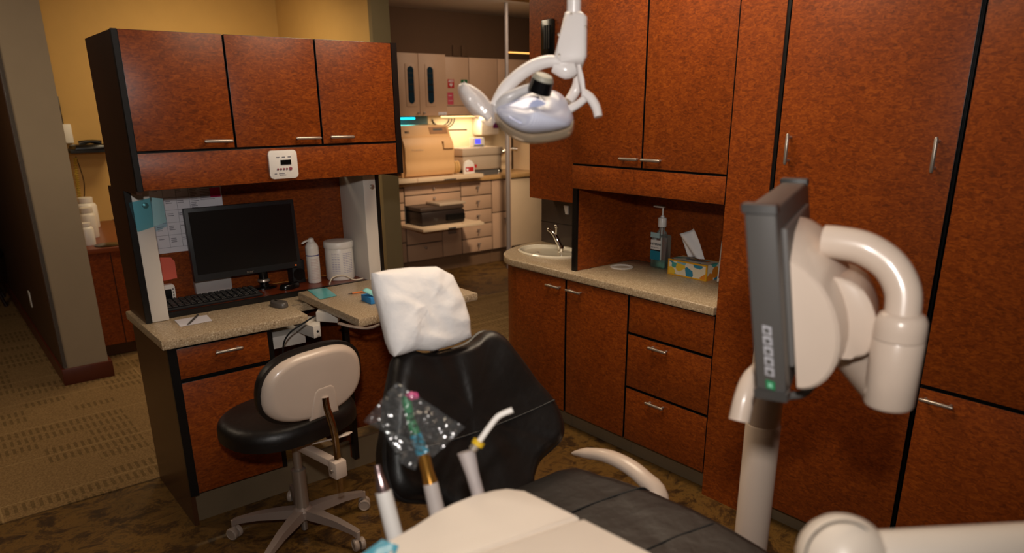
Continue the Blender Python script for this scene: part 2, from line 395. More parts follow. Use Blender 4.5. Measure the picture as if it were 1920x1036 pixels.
b = MB(); b.box(.495, .79, 5.23, 5.25, .0, .115, bev=.004); struct(b.build('baseboard_front', 'basewood'))
struct(bx('baseboard_left', 'basewood', None, .495, .515, 5.25, 11, .0, .115))
struct(bx('baseboard_right', 'basewood', None, .77, .79, 5.25, 5.55, .0, .115))
struct(MB().box(.5135, .53, 5.246, 5.25, .12, 2.7).box(.5115, .515, 5.25, 5.268, .12, 2.7).build('trim_1', film_mat('clear_corner_guard', '#c9c2bb', .12, .1)))
struct(bx('trim_2', 'yellow', None, 3.1, 10, 4.9, 5.55, 2.62, 2.7))
g = bx('outlet_plate', 'whiteplastic', None, .500, .507, 6.36, 6.43, .30, .42, bev=.002); tag(g, 'white outlet plate low on the dark side of the pillar', 'outlet')

# ================================================================== LEFT WORKSTATION
# base cabinet
XL, XR, YF, YB = .64, 1.785, 2.955, 3.525
t = thing('desk_cabinet', 'burl wood desk base with one drawer and grey toe kick under the left worktop', 'cabinet', (1.2, 3.25, 0))
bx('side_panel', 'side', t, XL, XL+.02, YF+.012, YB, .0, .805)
b = MB(); b.box(XL, XL+.034, YF-.003, YF+.012, .147, .805); b.box(XL+.034, 1.065, YF+.022, YF+.03, .15, .805); b.box(1.045, 1.065, YF, YB-.03, .15, .805); b.box(1.40, 1.425, YF, YF+.03, .07, .80); b.build('edge_band', 'black', t)
dr = edged(bx('drawer', 'wood', t, .674, 1.045, YF, YF+.02, .668, .797, bev=.0015), 1)
handle(dr, (.822, YF, .757), (.922, YF, .757), (0, -.024, 0))
dd = edged(bx('door', 'wood', t, .674, 1.045, YF, YF+.02, .152, .652, bev=.0015), 1)
handle(dd, (1.02, YF, .53), (1.02, YF, .62), (0, -.022, 0))
bx('toe_kick', 'toe', t, .662, 1.785, 3.0, 3.02, 0, .15)
bx('divider_panel', 'wood', t, 1.40, 1.425, YF+.03, YB-.02, .07, .80)
bx('knee_panel', 'wood', t, 1.065, 1.40, YB-.03, YB, .1, .80)
bx('door', 'wood', t, 1.425, 1.765, YF+.16, YF+.18, .15, .80, bev=.0015)
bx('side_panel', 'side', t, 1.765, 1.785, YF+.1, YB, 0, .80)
o = MB().prism([(.622, 2.938, .806), (1.225, 2.938, .806), (1.225, 3.14, .806), (1.785, 3.14, .806), (1.785, 3.53, .806), (.622, 3.53, .806)], (0, 0, .039), bev=.006).build('desk_worktop', 'counter')
tag(o, 'speckled beige worktop on the left desk, below the black monitor', 'worktop')
# hutch with overhead cupboards
t = thing('overhead_hutch', 'three-door burl wood overhead cupboard on white posts above the left desk', 'cabinet', (1.2, 3.25, .846))
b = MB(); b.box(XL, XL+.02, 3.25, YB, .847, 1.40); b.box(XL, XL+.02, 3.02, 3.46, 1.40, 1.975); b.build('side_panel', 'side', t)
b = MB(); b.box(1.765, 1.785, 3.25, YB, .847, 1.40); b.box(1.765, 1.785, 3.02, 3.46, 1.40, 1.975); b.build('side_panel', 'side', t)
b = MB(); b.box(XL, XL+.019, 2.998, 3.02, 1.414, 1.977); b.box(1.757, 1.785, 2.998, 3.02, 1.414, 1.977); b.box(XL, XL+.024, 3.236, 3.25, .847, 1.40); b.box(1.768, 1.785, 3.236, 3.25, .847, 1.40)
b.box(XL+.02, 1.765, 3.022, 3.03, 1.42, 1.972); b.build('edge_band', 'black', t)
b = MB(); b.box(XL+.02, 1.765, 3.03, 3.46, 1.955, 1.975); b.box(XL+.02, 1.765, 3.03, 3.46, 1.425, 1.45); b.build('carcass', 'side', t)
bx('back_panel', 'wood', t, XL+.02, 1.765, 3.505, YB, .87, 1.45)
sh = MB().box(XL+.1, 1.70, 3.285, 3.505, .846, .868).build('shelf', 'shelfwood', t)
bx('shelf_edge', 'black', sh, XL+.1, 1.70, 3.268, 3.284, .846, .869)
for x0, x1 in ((XL+.025, .733), (1.70, 1.766)):
    p = MB().box(x0, x1, 3.24, 3.50, .869 if x0 < 0 else .847, 1.41, bev=.002).build('post', 'white', t)
    MB().lathe([(.0, 0), (.012, 0), (.012, .006), (.005, .009), (0, .009)], ((x0+x1)/2+.012, 3.24, 1.335), (0, -1, 0), 14).build('cam_lock', 'metal', p)
for x0, x1, h0, h1 in ((.66, 1.021, .905, 1.003), (1.028, 1.392, 1.275, 1.375), (1.399, 1.756, 1.43, 1.53)):
    d = edged(bx('door', 'wood', t, x0, x1, 3.0, 3.02, 1.558, 1.976, bev=.0015), 1)
    handle(d, (h0, 3.0, 1.587), (h1, 3.0, 1.585), (0, -.024, 0))
edged(bx('valance', 'wood', t, .66, 1.756, 3.0, 3.02, 1.414, 1.551, bev=.0015), 1)
# timer panel on valance
def rrect(x0, x1, z0, z1, r, n=5):
    o = []
    for cx, cz, a in ((x1-r, z0+r, -PI/2), (x1-r, z1-r, 0), (x0+r, z1-r, PI/2), (x0+r, z0+r, PI)):
        for k in range(n+1): o.append((cx+r*math.cos(a+PI/2*k/n), cz+r*math.sin(a+PI/2*k/n)))
    return o
t = thing('control_panel', 'small white control panel with display and red buttons on the wooden rail above the monitor', 'control panel', (1.207, 3.0, 1.43))
MB().prism([(x, 2.999, z) for x, z in rrect(1.147, 1.268, 1.427, 1.541, .014)], (0, -.012, 0), bev=.002).build('casing', 'whiteplastic', t)
bx('display', 'blackgloss', t, 1.195, 1.240, 2.984, 2.988, 1.483, 1.502)
for k in range(5):
    r = .0042 if k < 4 else .007
    MB().lathe([(r, 0), (r, .003), (r*.6, .004), (0, .004)], (1.181+.0128*k+(.003 if k == 4 else 0), 2.9868, 1.466), (0, -1, 0), 14).build('button', mat('maroon_button', '#8a4550', .4), t)
b = MB()
for x in (1.179, 1.203, 1.228): b.box(x, x+.013, 2.9855, 2.987, 1.512, 1.5155)
b.box(1.184, 1.208, 2.9855, 2.987, 1.447, 1.450); b.box(1.186, 1.214, 2.9855, 2.987, 1.441, 1.4435); b.box(1.165, 1.175, 2.9855, 2.987, 1.446, 1.4495)
b.build('printed_marks', 'ink', t)

# desk things ------------------------------------------------------
# monitor
t = thing('desktop_monitor', 'black flat desktop monitor, switched off, standing on the shelf of the left desk', 'monitor', (1.16, 3.40, .87))
P = [ony(u, v, 3.395) for u, v in ((566, 510), (554, 380), (348, 390), (365, 525))]
x0, x1, z0, z1 = .90, 1.408, .958, 1.286
tilt = .045
def mon(x, y, z): return Vector((x, 3.395+y+(z-z0)*tilt, z))
b = MB(); b.prism([mon(x0, 0, z0), mon(x1, 0, z0), mon(x1, 0, z1), mon(x0, 0, z1)], (0, .03, 0), bev=.003); b.build('housing', mat('charcoal_bezel', '#1e2024', .42), t)
b = MB(); b.prism([mon(x0+.017, -.0012, z0+.03), mon(x1-.017, -.0012, z0+.03), mon(x1-.017, -.0012, z1-.017), mon(x0+.017, -.0012, z1-.017)], (0, .003, 0)); b.build('screen', 'screen', t)
text('acer', .019, mon((x0+x1)/2, -.001, z0+.007), (1, 0, 0), (0, tilt, 1), 'metal', t, 'bezel_lettering', 'CENTER')
MB().lathe([(.0022, 0), (.0022, .002), (0, .002)], mon(x1-.026, 0, z0+.012), (0, -1, 0), 10).build('power_light', 'orangeled', t)
b = MB(); b.tube([(1.235, 3.455, .872), (1.235, 3.4555, 1.05)], .022, 14); b.build('stand', 'blackgloss', t)
b = MB(); b.lathe([(.028, 0), (.03, .004), (.028, .012), (.024, .014)], (1.235, 3.455, .90), (0, 0, 1), 20); b.build('stand_ring', 'metal', t)
MB().lathe([(.055, 0), (.055, .006), (.045, .01), (0, .012)], (1.235, 3.452, .8685), (0, 0, 1), 28, 1.1, .85).build('base', 'blackgloss', t)
# keyboard
t = thing('keyboard', 'black computer keyboard lying on the shelf in front of the monitor', 'keyboard', (.95, 3.34, .869))
def kb(a, c, h): return Vector((.737+a*.43, 3.29+c*.125+a*.012, .869+h+c*.014))
MB().prism([kb(0, 0, 0), kb(1, 0, 0), kb(1, 1, 0), kb(0, 1, 0)], (0, 0, .012), bev=.003).build('case', 'blackmatte', t)
km = mat('key_black', '#1c1c1e', .45)
for r in range(6):
    for c in range(16):
        w_ = .0205 if not (r == 5 and c in (4, 5, 6)) else .0225
        p = kb(.012+c*.0615, .06+r*.15, .0125); MB().prism([p, p+Vector((w_, 0, 0)), p+Vector((w_, .014, .0017)), p+Vector((0, .014, .0017))], (0, 0, .005), bev=.0015, seg=1).build('key', km, t)
def mouse(name, label, c, yaw, m, s=1):
    c = Vector(c); R = Matrix.Rotation(yaw, 3, 'Z')
    out = [(.055*s*math.cos(a)*(1 if math.cos(a) > 0 else .95), .03*s*math.sin(a)*(1-.12*math.cos(a))) for a in [2*PI*k/24 for k in range(24)]]
    t = thing(name, label, 'mouse', c, 'computer mice on the desk')
    MB().cushion(out, lambda x, y, h: c+R @ Vector((x, y, h+.002)), .021*s, .001).build('shell', m, t)
    MB().box(.012, .03, -.003, .003, .017*s, .0265*s, bev=.002, mtx=Matrix.Translation(c) @ R.to_4x4()).build('scroll_wheel', 'blackgloss', t)
mouse('computer_mouse', 'grey computer mouse lying on the speckled desk worktop', (1.182, 3.148, .846), PI*.58, 'mouse')
mouse('computer_mouse', 'black computer mouse on the shelf under the monitor beside its stand', (1.325, 3.36, .869), .3, 'blackgloss', 1.05)
o = MB().prism([(.747, 3.218, .8462), (.880, 3.213, .8462), (.869, 3.105, .8462), (.739, 3.10, .8462)], (0, 0, .001)).build('paper_slip', 'note'); tag(o, 'white slip of paper lying on the desk worktop below the keyboard', 'paper')
o = MB().tube([(.765, 3.095, .8525), (.775, 3.105, .8525), (.84, 3.21, .8525), (.846, 3.222, .853)], [.001, .004, .0045, .003], 8).build('pen', 'darkgrey'); tag(o, 'dark pen lying across the white paper slip', 'pen')
# schedule on back panel
t = thing('schedule_sheet', 'printed schedule sheet pinned to the wooden back panel left of the monitor', 'paper', (.95, 3.503, 1.09))
MB().box(.742, 1.102, 3.5015, 3.5035, 1.086, 1.40).build('sheet', 'note', t)
b = MB()
for x in (.745, .79, .845, .90, .955): b.box(x, x+.0012, 3.5, 3.5012, 1.11, 1.375)
for z in (1.11, 1.165, 1.22, 1.275, 1.33, 1.375): b.box(.745, .955, 3.5, 3.5012, z, z+.0012)
rr = random.Random(3)
for zi in range(5):
    for xi in range(4):
        for k in range(rr.randint(1, 3)):
            z = 1.148+zi*.055-k*.008; x = .765+xi*.05; b.box(x-.012, x+rr.uniform(.006, .016), 3.5, 3.5012, z, z+.0032)
for k in range(34):
    z = 1.375-k*.0075; b.box(.962, .962+rr.uniform(.018, .036), 3.5, 3.5012, z, z+.0028)
for k in range(11):
    z = 1.385-k*.0075; b.box(1.005, 1.005+rr.uniform(.05, .085), 3.5, 3.5012, z, z+.0028)
b.build('printed_table', mat('print_grey', '#8f8d95', .8), t)
bx('pink_tab', 'pink', t, 1.05, 1.096, 3.498, 3.4995, 1.318, 1.362)
o = MB().prism([(x, 3.5, z) for x, z in ((.788, .962), (.853, .967), (.853, 1.045), (.838, 1.066), (.788, 1.072))], (0, .002, 0)).build('sticky_note', 'coral'); tag(o, 'coral pink note stuck to the back panel beside the left white post', 'note')
# blue film clipped round left post
fq = [ony(a, c, 3.232) for a, c in ((241, 380), (284, 370), (288, 424), (258, 434))]; fq2 = [fq[1], ony(305, 372, 3.28), ony(312, 415, 3.28), fq[2]]
b = MB()
for Q in (fq, fq2): b.grid(lambda u, v: (Q[0]*(1-u)+Q[1]*u)*(1-v)+(Q[3]*(1-u)+Q[2]*u)*v+Vector((0, -.003*math.sin(PI*u), .002*math.sin(v*4))), 6, 6)
o = b.build('barrier_film', 'bluefilm'); tag(o, 'blue plastic barrier film draped over the top of the left white post', 'film')
# white clock device and box behind keyboard
t = thing('desk_device', 'small white electronic device with dark screen behind the keyboard next to the left post', 'device', (.79, 3.46, .869))
MB().prism([(x, 3.45, z) for x, z in rrect(.737, .824, .869, .952, .01)], (0, .03, 0), bev=.003).build('case', 'whiteplastic', t)
bx('screen', 'screen', t, .739, .808, 3.447, 3.4495, .877, .932)
b = MB()
for k in range(4): b.box(.813, .818, 3.4475, 3.45, .885+k*.014, .892+k*.014)
b.build('buttons', 'grey', t)
o = MB().prism([(x, 3.47, z) for x, z in rrect(.92, 1.085, .869, .985, .018)], (0, .03, 0), bev=.003).build('paper_box', mat('grey_white_card', '#b9b3b1', .7)); tag(o, 'pale grey box standing under the monitor behind the keyboard', 'box')
t = thing('computer_speaker', 'black box speaker standing on the shelf right of the monitor base', 'speaker', (1.41, 3.47, .869))
bx('cabinet', 'blackmatte', t, 1.375, 1.44, 3.43, 3.50, .869, .985, bev=.004)
MB().lathe([(.03, 0), (.03, .003), (.01, .001), (0, .001)], (1.408, 3.4305, .915), (0, -1, 0), 20).build('cone', 'blackgloss', t)
# spray can
def cyl_thing(name, label, cat, c, m, prof): 
    t = thing(name, label, cat, c); MB().lathe(prof, c, n=28).build('body', m, t); return t
c = (1.474, 3.40, .869)
t = cyl_thing('spray_can', 'tall white spray can with blue band standing right of the monitor', 'spray can', c, 'whiteplastic', [(.030, 0), (.0325, .003), (.0325, .175), (.031, .186), (.026, .193), (.024, .2)])
MB().lathe([(.0329, 0), (.0329, .005)], Vector(c)+Vector((0, 0, .137)), n=28).build('blue_band', 'navy', t)
b = MB(); b.lathe([(.022, .193), (.022, .2), (.015, .206), (.013, .222), (.006, .226), (0, .226)], c, n=20); b.tube([Vector(c)+Vector((-.004, 0, .214)), Vector(c)+Vector((-.03, 0, .211)), Vector(c)+Vector((-.05, 0, .201))], .005, 8); b.build('nozzle', 'whiteplastic', t)
b = MB()
for k in range(14):
    z = .02+k*.0078
    for j in range(6):
        a = -PI/2-.75+j*.2; r = .0331; q = Vector(c)+Vector((r*math.cos(a), r*math.sin(a), z)); q2 = Vector(c)+Vector((r*math.cos(a+.15), r*math.sin(a+.15), z)); b.face([q, q2, q2+Vector((0, 0, .0022)), q+Vector((0, 0, .0022))])
b.build('printed_text', mat('faint_pink_print', '#c3a2a2', .7), t)
c = (1.618, 3.40, .869)
t = cyl_thing('wipes_tub', 'fat white lidded wipes tub beside the right white post', 'tub', c, 'whiteplastic', [(.068, 0), (.072, .006), (.071, .16), (.069, .165)])
MB().lathe([(.074, .162), (.0755, .166), (.0755, .188), (.071, .194), (0, .196)], c, n=32).build('lid', 'whiteplastic', t)
b = MB()
for k in range(12):
    z = .04+k*.0088
    for j in range(8):
        if j in (3,): continue
        a = -PI/2-1.0+j*.2; r = .0722; q = Vector(c)+Vector((r*math.cos(a), r*math.sin(a), z)); q2 = Vector(c)+Vector((r*math.cos(a+.16), r*math.sin(a+.16), z)); b.face([q, q2, q2+Vector((0, 0, .0024)), q+Vector((0, 0, .0024))])
b.build('printed_text', mat('faint_blue_print', '#9c9ab8', .7), t)
o = MB().tube([(1.50, 3.29, .872), (1.52, 3.285, .905), (1.58, 3.29, .905), (1.64, 3.295, .873), (1.69, 3.295, .873)], .0035, 8, smooth=6).build('white_cable', 'whitecord'); tag(o, 'thin white cable lying on the shelf in front of the wipes tub', 'cable')

# swing-out tray ---------------------------------------------------
t = thing('swing_tray', 'speckled beige swing-out tray on a white pivoting arm beside the desk', 'tray', (1.25, 3.0, .75))
MB().prism([(1.292, 2.585, .850), (1.92, 2.62, .850), (1.92, 3.2, .850), (1.292, 3.185, .850)], (0, 0, .037), bev=.006).build('tray_top', 'counter', t)
b = MB(); b.prism([onz(u, v, .849) for u, v in ((592, 584), (632, 587), (637, 579), (600, 573))], (0, 0, -.045), bev=.004); b.build('upper_arm', 'white', t)
b = MB(); b.prism([onz(u, v, .803) for u, v in ((553, 600), (587, 612), (600, 608), (600, 594), (566, 590))], (0, 0, -.055), bev=.003); b.build('lower_arm', 'white', t)
MB().lathe([(.0, 0), (.005, 0), (.005, .002), (0, .002)], at(596, 621, 2.9), -CF, 10).build('screw', 'black', t)
b = MB(); b.box(1.08, 1.24, 3.02, 3.2, .69, .745, bev=.004); b.build('mount_plate', 'white', t)
b = MB(); b.tube([at(636, 606, 3.0), at(660, 612, 2.95), at(690, 615, 2.9), at(712, 608, 2.9)], .010, 8, smooth=4, flat=.6); b.box(1.42, 1.6, 2.72, 2.9, .83, .849, bev=.003); b.build('tilt_bracket', 'metalsoft', t)
o = MB().tube([at(590, 592, 3.0), at(565, 608, 3.0), at(545, 622, 3.0), at(533, 640, 3.02), at(530, 665, 3.05)], .0035, 8, smooth=5).build('black_cable', 'blackmatte'); tag(o, 'black cable hanging in front of the white tray arm', 'cable')
zt = .8872
b = MB(); q = [onz(u, v, zt+.002) for u, v in ((576, 543), (612, 539), (632, 554), (600, 561))]
b.grid(lambda u, v: (q[0]*(1-u)+q[1]*u)*(1-v)+(q[3]*(1-u)+q[2]*u)*v+Vector((0, 0, .004*math.sin(3.1*u)*math.sin(3.1*v))), 8, 8); o = b.build('barrier_film', film_mat('teal_plastic_film', '#5fb4b8', .7)); tag(o, 'teal plastic film square lying on the swing-out tray', 'film')
t = thing('pencil', 'orange pencil lying on the swing-out tray', 'pencil', onz(685, 547, zt))
pa, pb = onz(652, 551, zt+.005), onz(700, 543, zt+.005); dv = (pb-pa).normalized()
MB().tube([pa+dv*.022, pb], .004, 6).build('barrel', 'pencil', t); MB().tube([pa, pa+dv*.022], [.0008, .0039], 6).build('tip', 'lead', t)
t = thing('mask_box', 'blue card box of masks on the swing-out tray, half hidden by the headrest cover', 'box', onz(715, 568, zt))
bz = onz(696, 571, zt); MB().box(bz.x, bz.x+.09, bz.y, bz.y+.09, zt+.001, zt+.03, bev=.002).build('box', 'bluebox', t)
b = MB(); A0 = Vector((bz.x-.012, bz.y+.05, zt+.055)); b.grid(lambda u, v: A0+Vector((.075*u+.03*v, -.045*v+.01*u, -.022*v+.008*math.sin(u*6))), 8, 6); b.build('top_mask', 'mint', t, solid=.002)
o = MB().tube([at(700, 546, 3.15), at(705, 532, 3.2), at(709, 522, 3.22)], .003, 8, smooth=4).build('ear_loop', 'whitecord', t)

# ================================================================== STOOL
c = Vector((.985, 2.615, 0))
t = thing('operator_stool', 'cream backed rolling stool with black seat pushed up to the left desk', 'stool', c)
zs = .555
R = Matrix.Rotation(0, 3, 'Z')
bd = Vector((.17, -.985, 0)).normalized(); sd = Vector((-bd.y, bd.x, 0))*-1   # back direction, side direction (image left)
sc = c - bd*.05 + Vector((.012, 0, 0))
out = [(.275*math.copysign(abs(math.cos(a))**.8, math.cos(a)), .215*math.copysign(abs(math.sin(a))**.85, math.sin(a))) for a in [2*PI*k/32 for k in range(32)]]
MB().cushion(out, lambda x, y, h: sc+sd*x+bd*y+Vector((0, 0, zs-.04+h)), .045, .035).build('seat', 'leather', t)
MB().lathe([(.17, 0), (.17, .012)], sc+Vector((0, 0, zs-.09)), n=28).build('seat_pan', 'cream', t)
MB().lathe([(.017, .28), (.017, .465)], c, n=16).build('gas_piston', 'metal', t)
b = MB(); b.lathe([(.026, .07), (.028, .11), (.028, .28), (.029, .30), (.02, .305)], c, n=18); b.lathe([(.014, .02), (.014, .07)], c, n=12); b.build('column', 'metal', t)
hubm = M['metalsoft']
MB().lathe([(.035, .075), (.045, .085), (.045, .115), (.032, .13)], c, n=20).build('hub', hubm, t)
for a in (-66, 2, 76, 148, 218):
    d = Vector((math.cos(math.radians(a)), math.sin(math.radians(a)), 0)); s2 = Vector((-d.y, d.x, 0))
    L = .285
    b = MB(); rings = []
    for f, w, zt_, zb_ in ((.06, .026, .122, .085), (.3, .024, .122, .085), (.65, .019, .112, .084), (.93, .016, .094, .074), (1.0, .015, .088, .062)):
        p = c+d*L*f; rings.append([b.bm.verts.new(p+s2*w+Vector((0, 0, zb_))), b.bm.verts.new(p+s2*w*.8+Vector((0, 0, zt_))), b.bm.verts.new(p-s2*w*.8+Vector((0, 0, zt_))), b.bm.verts.new(p-s2*w+Vector((0, 0, zb_)))])
    for p, q2 in zip(rings, rings[1:]):
        for k in range(4): b.bm.faces.new((p[k], p[(k+1) % 4], q2[(k+1) % 4], q2[k]))
    b.bm.faces.new(rings[0]); b.bm.faces.new(rings[-1]); lg = b.build('leg', hubm, t)
    e = c+d*L; wd = Vector((math.cos(math.radians(a+60)), math.sin(math.radians(a+60)), 0))
    b = MB(); b.tube([e+Vector((0, 0, .085)), e+Vector((0, 0, .045))], .009, 10)
    for sg in (-1, 1): b.lathe([(.0, 0), (.024, 0), (.0265, .004), (.0265, .016), (.022, .02), (.02, .018), (0, .018)], e+Vector((0, 0, .0275))+wd*(.004*sg)-Vector((bd.x, bd.y, 0))*.0, wd*sg, 20)
    b.build('caster', M['casterg'], lg)
# backrest
bc = c+bd*.245+sd*.038+Vector((0, 0, .757)); tl = .10   # leaning back a little
un = Vector((0, 0, 1))*math.cos(tl)+bd*math.sin(tl); nn = bd*math.cos(tl)-Vector((0, 0, 1))*math.sin(tl)
def shell_out(w, h):
    o = []
    for k in range(40):
        a = 2*PI*k/40; x = math.copysign(abs(math.cos(a))**.82, math.cos(a))*w; y = math.copysign(abs(math.sin(a))**.82, math.sin(a))*h
        y += -.015*(1-(x/w)**2) if y > 0 else 0
        o.append((x*(1-.06*(y/h)), y))
    return o
def bfr(x, y, h): return bc+sd*x+un*y+nn*(h-.35*x*x)
MB().cushion(shell_out(.208, .140), bfr, .03, .002).build('back_shell', 'cream', t)
MB().cushion(shell_out(.222, .152), lambda x, y, h: bfr(x, y, -h-.004), .05, .004).build('back_pad', 'leather', t)
MB().cushion([(x*.055*(1-.15*y)-.02, y*.062-.078) for x, y in [(-1, -1), (1, -1), (1, 0), (.9, .8), (.6, 1), (-.6, 1), (-.9, .8), (-1, 0)]], lambda x, y, h: bfr(x, y, h+.025), .008, .005).build('bracket_cover', 'cream', t)
j0 = bfr(0, -.085, .038)
b = MB(); b.tube([bfr(-.02, -.06, .035), bfr(-.02, -.1, .042), c+bd*.285+Vector((0, 0, .53)), c+bd*.285+Vector((0, 0, .30))], .015, 8, flat=.5, smooth=3, up=nn); b.build('back_bar', 'chrome', t)
b = MB(); fb = c+bd*.285+Vector((0, 0, .40)); mt = Matrix((sd, bd, Vector((0, 0, 1)))).transposed().to_4x4(); mt.translation = fb
b.box(-.026, .026, -.03, .022, -.035, .035, bev=.006, mtx=mt); b.box(-.018, .018, -.25, -.03, .0, .03, bev=.003, mtx=mt); b.build('bracket', 'cream', t)
MB().lathe([(.008, 0), (.008, .008), (0, .009)], fb+sd*.027, sd, 12).build('knob', 'metal', t)
b = MB(); p = c+bd*.12+Vector((0, 0, .45)); b.tube([p, p-sd*.10+bd*.02+Vector((0, 0, -.005)), p-sd*.145+bd*.03, p-sd*.17+bd*.03], [.006, .006, .014, .005], 10, flat=.5); b.build('lever', 'cream', t)

# ================================================================== DENTAL CHAIR
X0 = 1.11; lean = math.radians(28)
t = thing('dental_chair', 'black leather dental patient chair with cream shell in the foreground', 'dental chair', (X0, 1.0, 0))
BU = Vector((0, math.sin(lean), math.cos(lean))); BN = Vector((0, -math.cos(lean), math.sin(lean)))   # up along the back, towards the patient
def bk(x, s, h): return Vector((X0+x, 1.5, .8))+BU*s+BN*h
half = [(.0, .281), (.05, .282), (.09, .29), (.125, .306), (.155, .307), (.182, .285), (.205, .245), (.235, .19), (.265, .12), (.295, .06), (.308, .01), (.308, -.04), (.285, -.075), (.24, -.095), (.19, -.115), (.15, -.16), (.12, -.20), (0, -.22)]
outl = half[:-1]+[(-x, y) for x, y in reversed(half[1:])]
# denser outline for smooth cushions
def dense(o, k=3):
    pts = [Vector((x, y, 0)) for x, y in o]; pts = pts+[pts[0]]; P, _ = catmull(pts, [1]*len(pts), k); return [(p.x, p.y) for p in P[:-1]]
outl = dense(outl, 3)
b = MB(); b.cushion(outl, lambda x, s, h: bk(x, s, h-.045+.035*min(1, abs(x)/.3)**2 - .03*math.exp(-((s+.0)/.2)**2) + .009*noise.noise(Vector((x*13, s*3.5, 0)))+.004*noise.noise(Vector((x*34, s*6, 4)))), .055, .03, rings=9); back = b.build('backrest', 'leather', t)
b = MB(); b.tube([bk(x, .028+.02*(x/.3)**2, .012+.035*min(1, abs(x)/.3)**2-.03) for x in [-.28+.56*i/24 for i in range(25)]], .003, 8); b.build('seam', 'blackmatte', back)
b = MB(); b.tube([bk(x*.985, s*.99, -.058+.035*min(1, abs(x)/.3)**2) for x, s in outl+outl[:1]], .009, 8, cap=False); b.build('piping', 'leather', back)
MB().cushion([(x*.93-.004, y*.95+.012) for x, y in outl], lambda x, s, h: bk(x, s, -.065-h+.035*min(1, abs(x)/.3)**2), .05, .002).build('back_shell', 'cream', t)
# headrest under the paper cover, on a link
b = MB(); b.cushion(dense([(-.11, 0), (-.12, .09), (-.1, .18), (0, .2), (.1, .18), (.12, .09), (.11, 0), (0, -.02)], 3), lambda x, s, h: bk(x*.62-.045, s*.85+.33, h-.045), .04, .02); b.build('headrest', 'leather', t)
b = MB(); b.tube([bk(-.02, .12, -.09), bk(-.02, .25, -.085), bk(-.02, .4, -.07)], .022, 10, flat=.5); b.build('headrest_link', 'metalsoft', t)
# seat
def st_(x, y, h): return Vector((X0+x, y, .715+h-.07+.02*(abs(x)/.27)**2+.003*noise.noise(Vector((x*8, y*18, 1)))))
so = dense([(-.17, 1.40), (-.235, 1.30), (-.27, 1.12), (-.28, .92), (-.26, .70), (-.22, .45), (-.19, .2), (-.17, .0), (-.12, -.08), (.12, -.08), (.17, .0), (.19, .2), (.22, .45), (.26, .70), (.28, .92), (.27, 1.12), (.235, 1.30), (.17, 1.40)], 3)
seat = MB().cushion(so, st_, .07, .03, rings=8).build('seat', 'leather', t)
b = MB()
for y in (1.16, .93): b.tube([st_(x, y-.05*(x/.25)**2, .0735*(1-.04*abs(x)/.25) if abs(x) < .225 else .071*math.sqrt(max(0, 1-((abs(x)-.225)/.046)**2))) for x in [-.268+.536*i/44 for i in range(45)]], .0028, 8)
b.build('seam', 'blackmatte', seat)
MB().cushion([(x*.97, .65+(y-.65)*.97) for x, y in so], lambda x, y, h: st_(x, y, -.035-h), .05, .004).build('seat_shell', 'cream', t)
b = MB(); b.box(.99, 1.23, .55, 1.15, .05, .62, bev=.03); b.build('pedestal', 'cream', t); MB().box(.85, 1.33, .2, 1.35, 0, .05, bev=.015).build('base_plate', 'cream', t)
xa = 1.49
pts = [onx(1074, 849, xa), onx(1100, 849, xa), onx(1140, 855, xa), onx(1178, 873, xa), onx(1208, 897, xa), onx(1236, 930, xa)]
last = pts[-1]; pts.append(last+Vector((-.06, -.06, -.10))); pts.append(Vector((1.28, 1.05, .60)))
b = MB(); b.tube(pts, [.006, .022, .026, .028, .029, .03, .03, .03], 14, smooth=4, flat=.8); b.build('armrest', 'cream', t)
# paper headrest cover
P0 = bk(0, .45, .04)
cov = [(703, 506), (735, 499), (775, 495), (824, 494), (856, 510), (868, 535), (880, 562), (888, 590), (893, 628), (862, 642), (822, 653), (790, 652), (765, 660), (748, 664), (738, 640), (728, 600), (718, 560)]
cen = onp(800, 575, P0, BN)
cv = []
for k in range(len(cov)):
    a_, b_ = cov[k], cov[(k+1) % len(cov)]
    for q_ in range(4): cv.append((a_[0]+(b_[0]-a_[0])*q_/4, a_[1]+(b_[1]-a_[1])*q_/4))
b = MB(); rings = []
def ridge(q): return 1-abs(noise.noise(q))*2
for f, h in ((1, 0), (.985, .008), (.95, .015), (.88, .022), (.8, .026), (.7, .029), (.6, .031), (.5, .033), (.4, .034), (.3, .035), (.2, .035), (.1, .035)):
    rg = []
    for u, v in cv:
        p = onp(u, v, P0, BN); q = cen+(p-cen)*f; w_ = min(1, (1-f)*6+.25)
        qq = Vector((q.x*5+q.z*3, q.y*4, q.z*9))
        q += BN*(h-.03+w_*(.010*noise.noise(q*8)+.009*ridge(qq*1.2)**3+.004*ridge(q*22)**2))
        rg.append(b.bm.verts.new(q))
    rings.append(rg)
n_ = len(cv)
for p, q in zip(rings, rings[1:]):
    for k in range(n_): b.bm.faces.new((p[k], p[(k+1) % n_], q[(k+1) % n_], q[k]))
b.bm.faces.new(rings[-1])
bk2 = [b.bm.verts.new(v.co-BN*.075+(cen-v.co)*.2) for v in rings[0]]
for k in range(n_): b.bm.faces.new((bk2[k], bk2[(k+1) % n_], rings[0][(k+1) % n_], rings[0][k]))
o = b.build('headrest_cover', 'paper', None, ang=50); tag(o, 'crumpled white paper cover pulled over the dental chair headrest', 'paper cover')

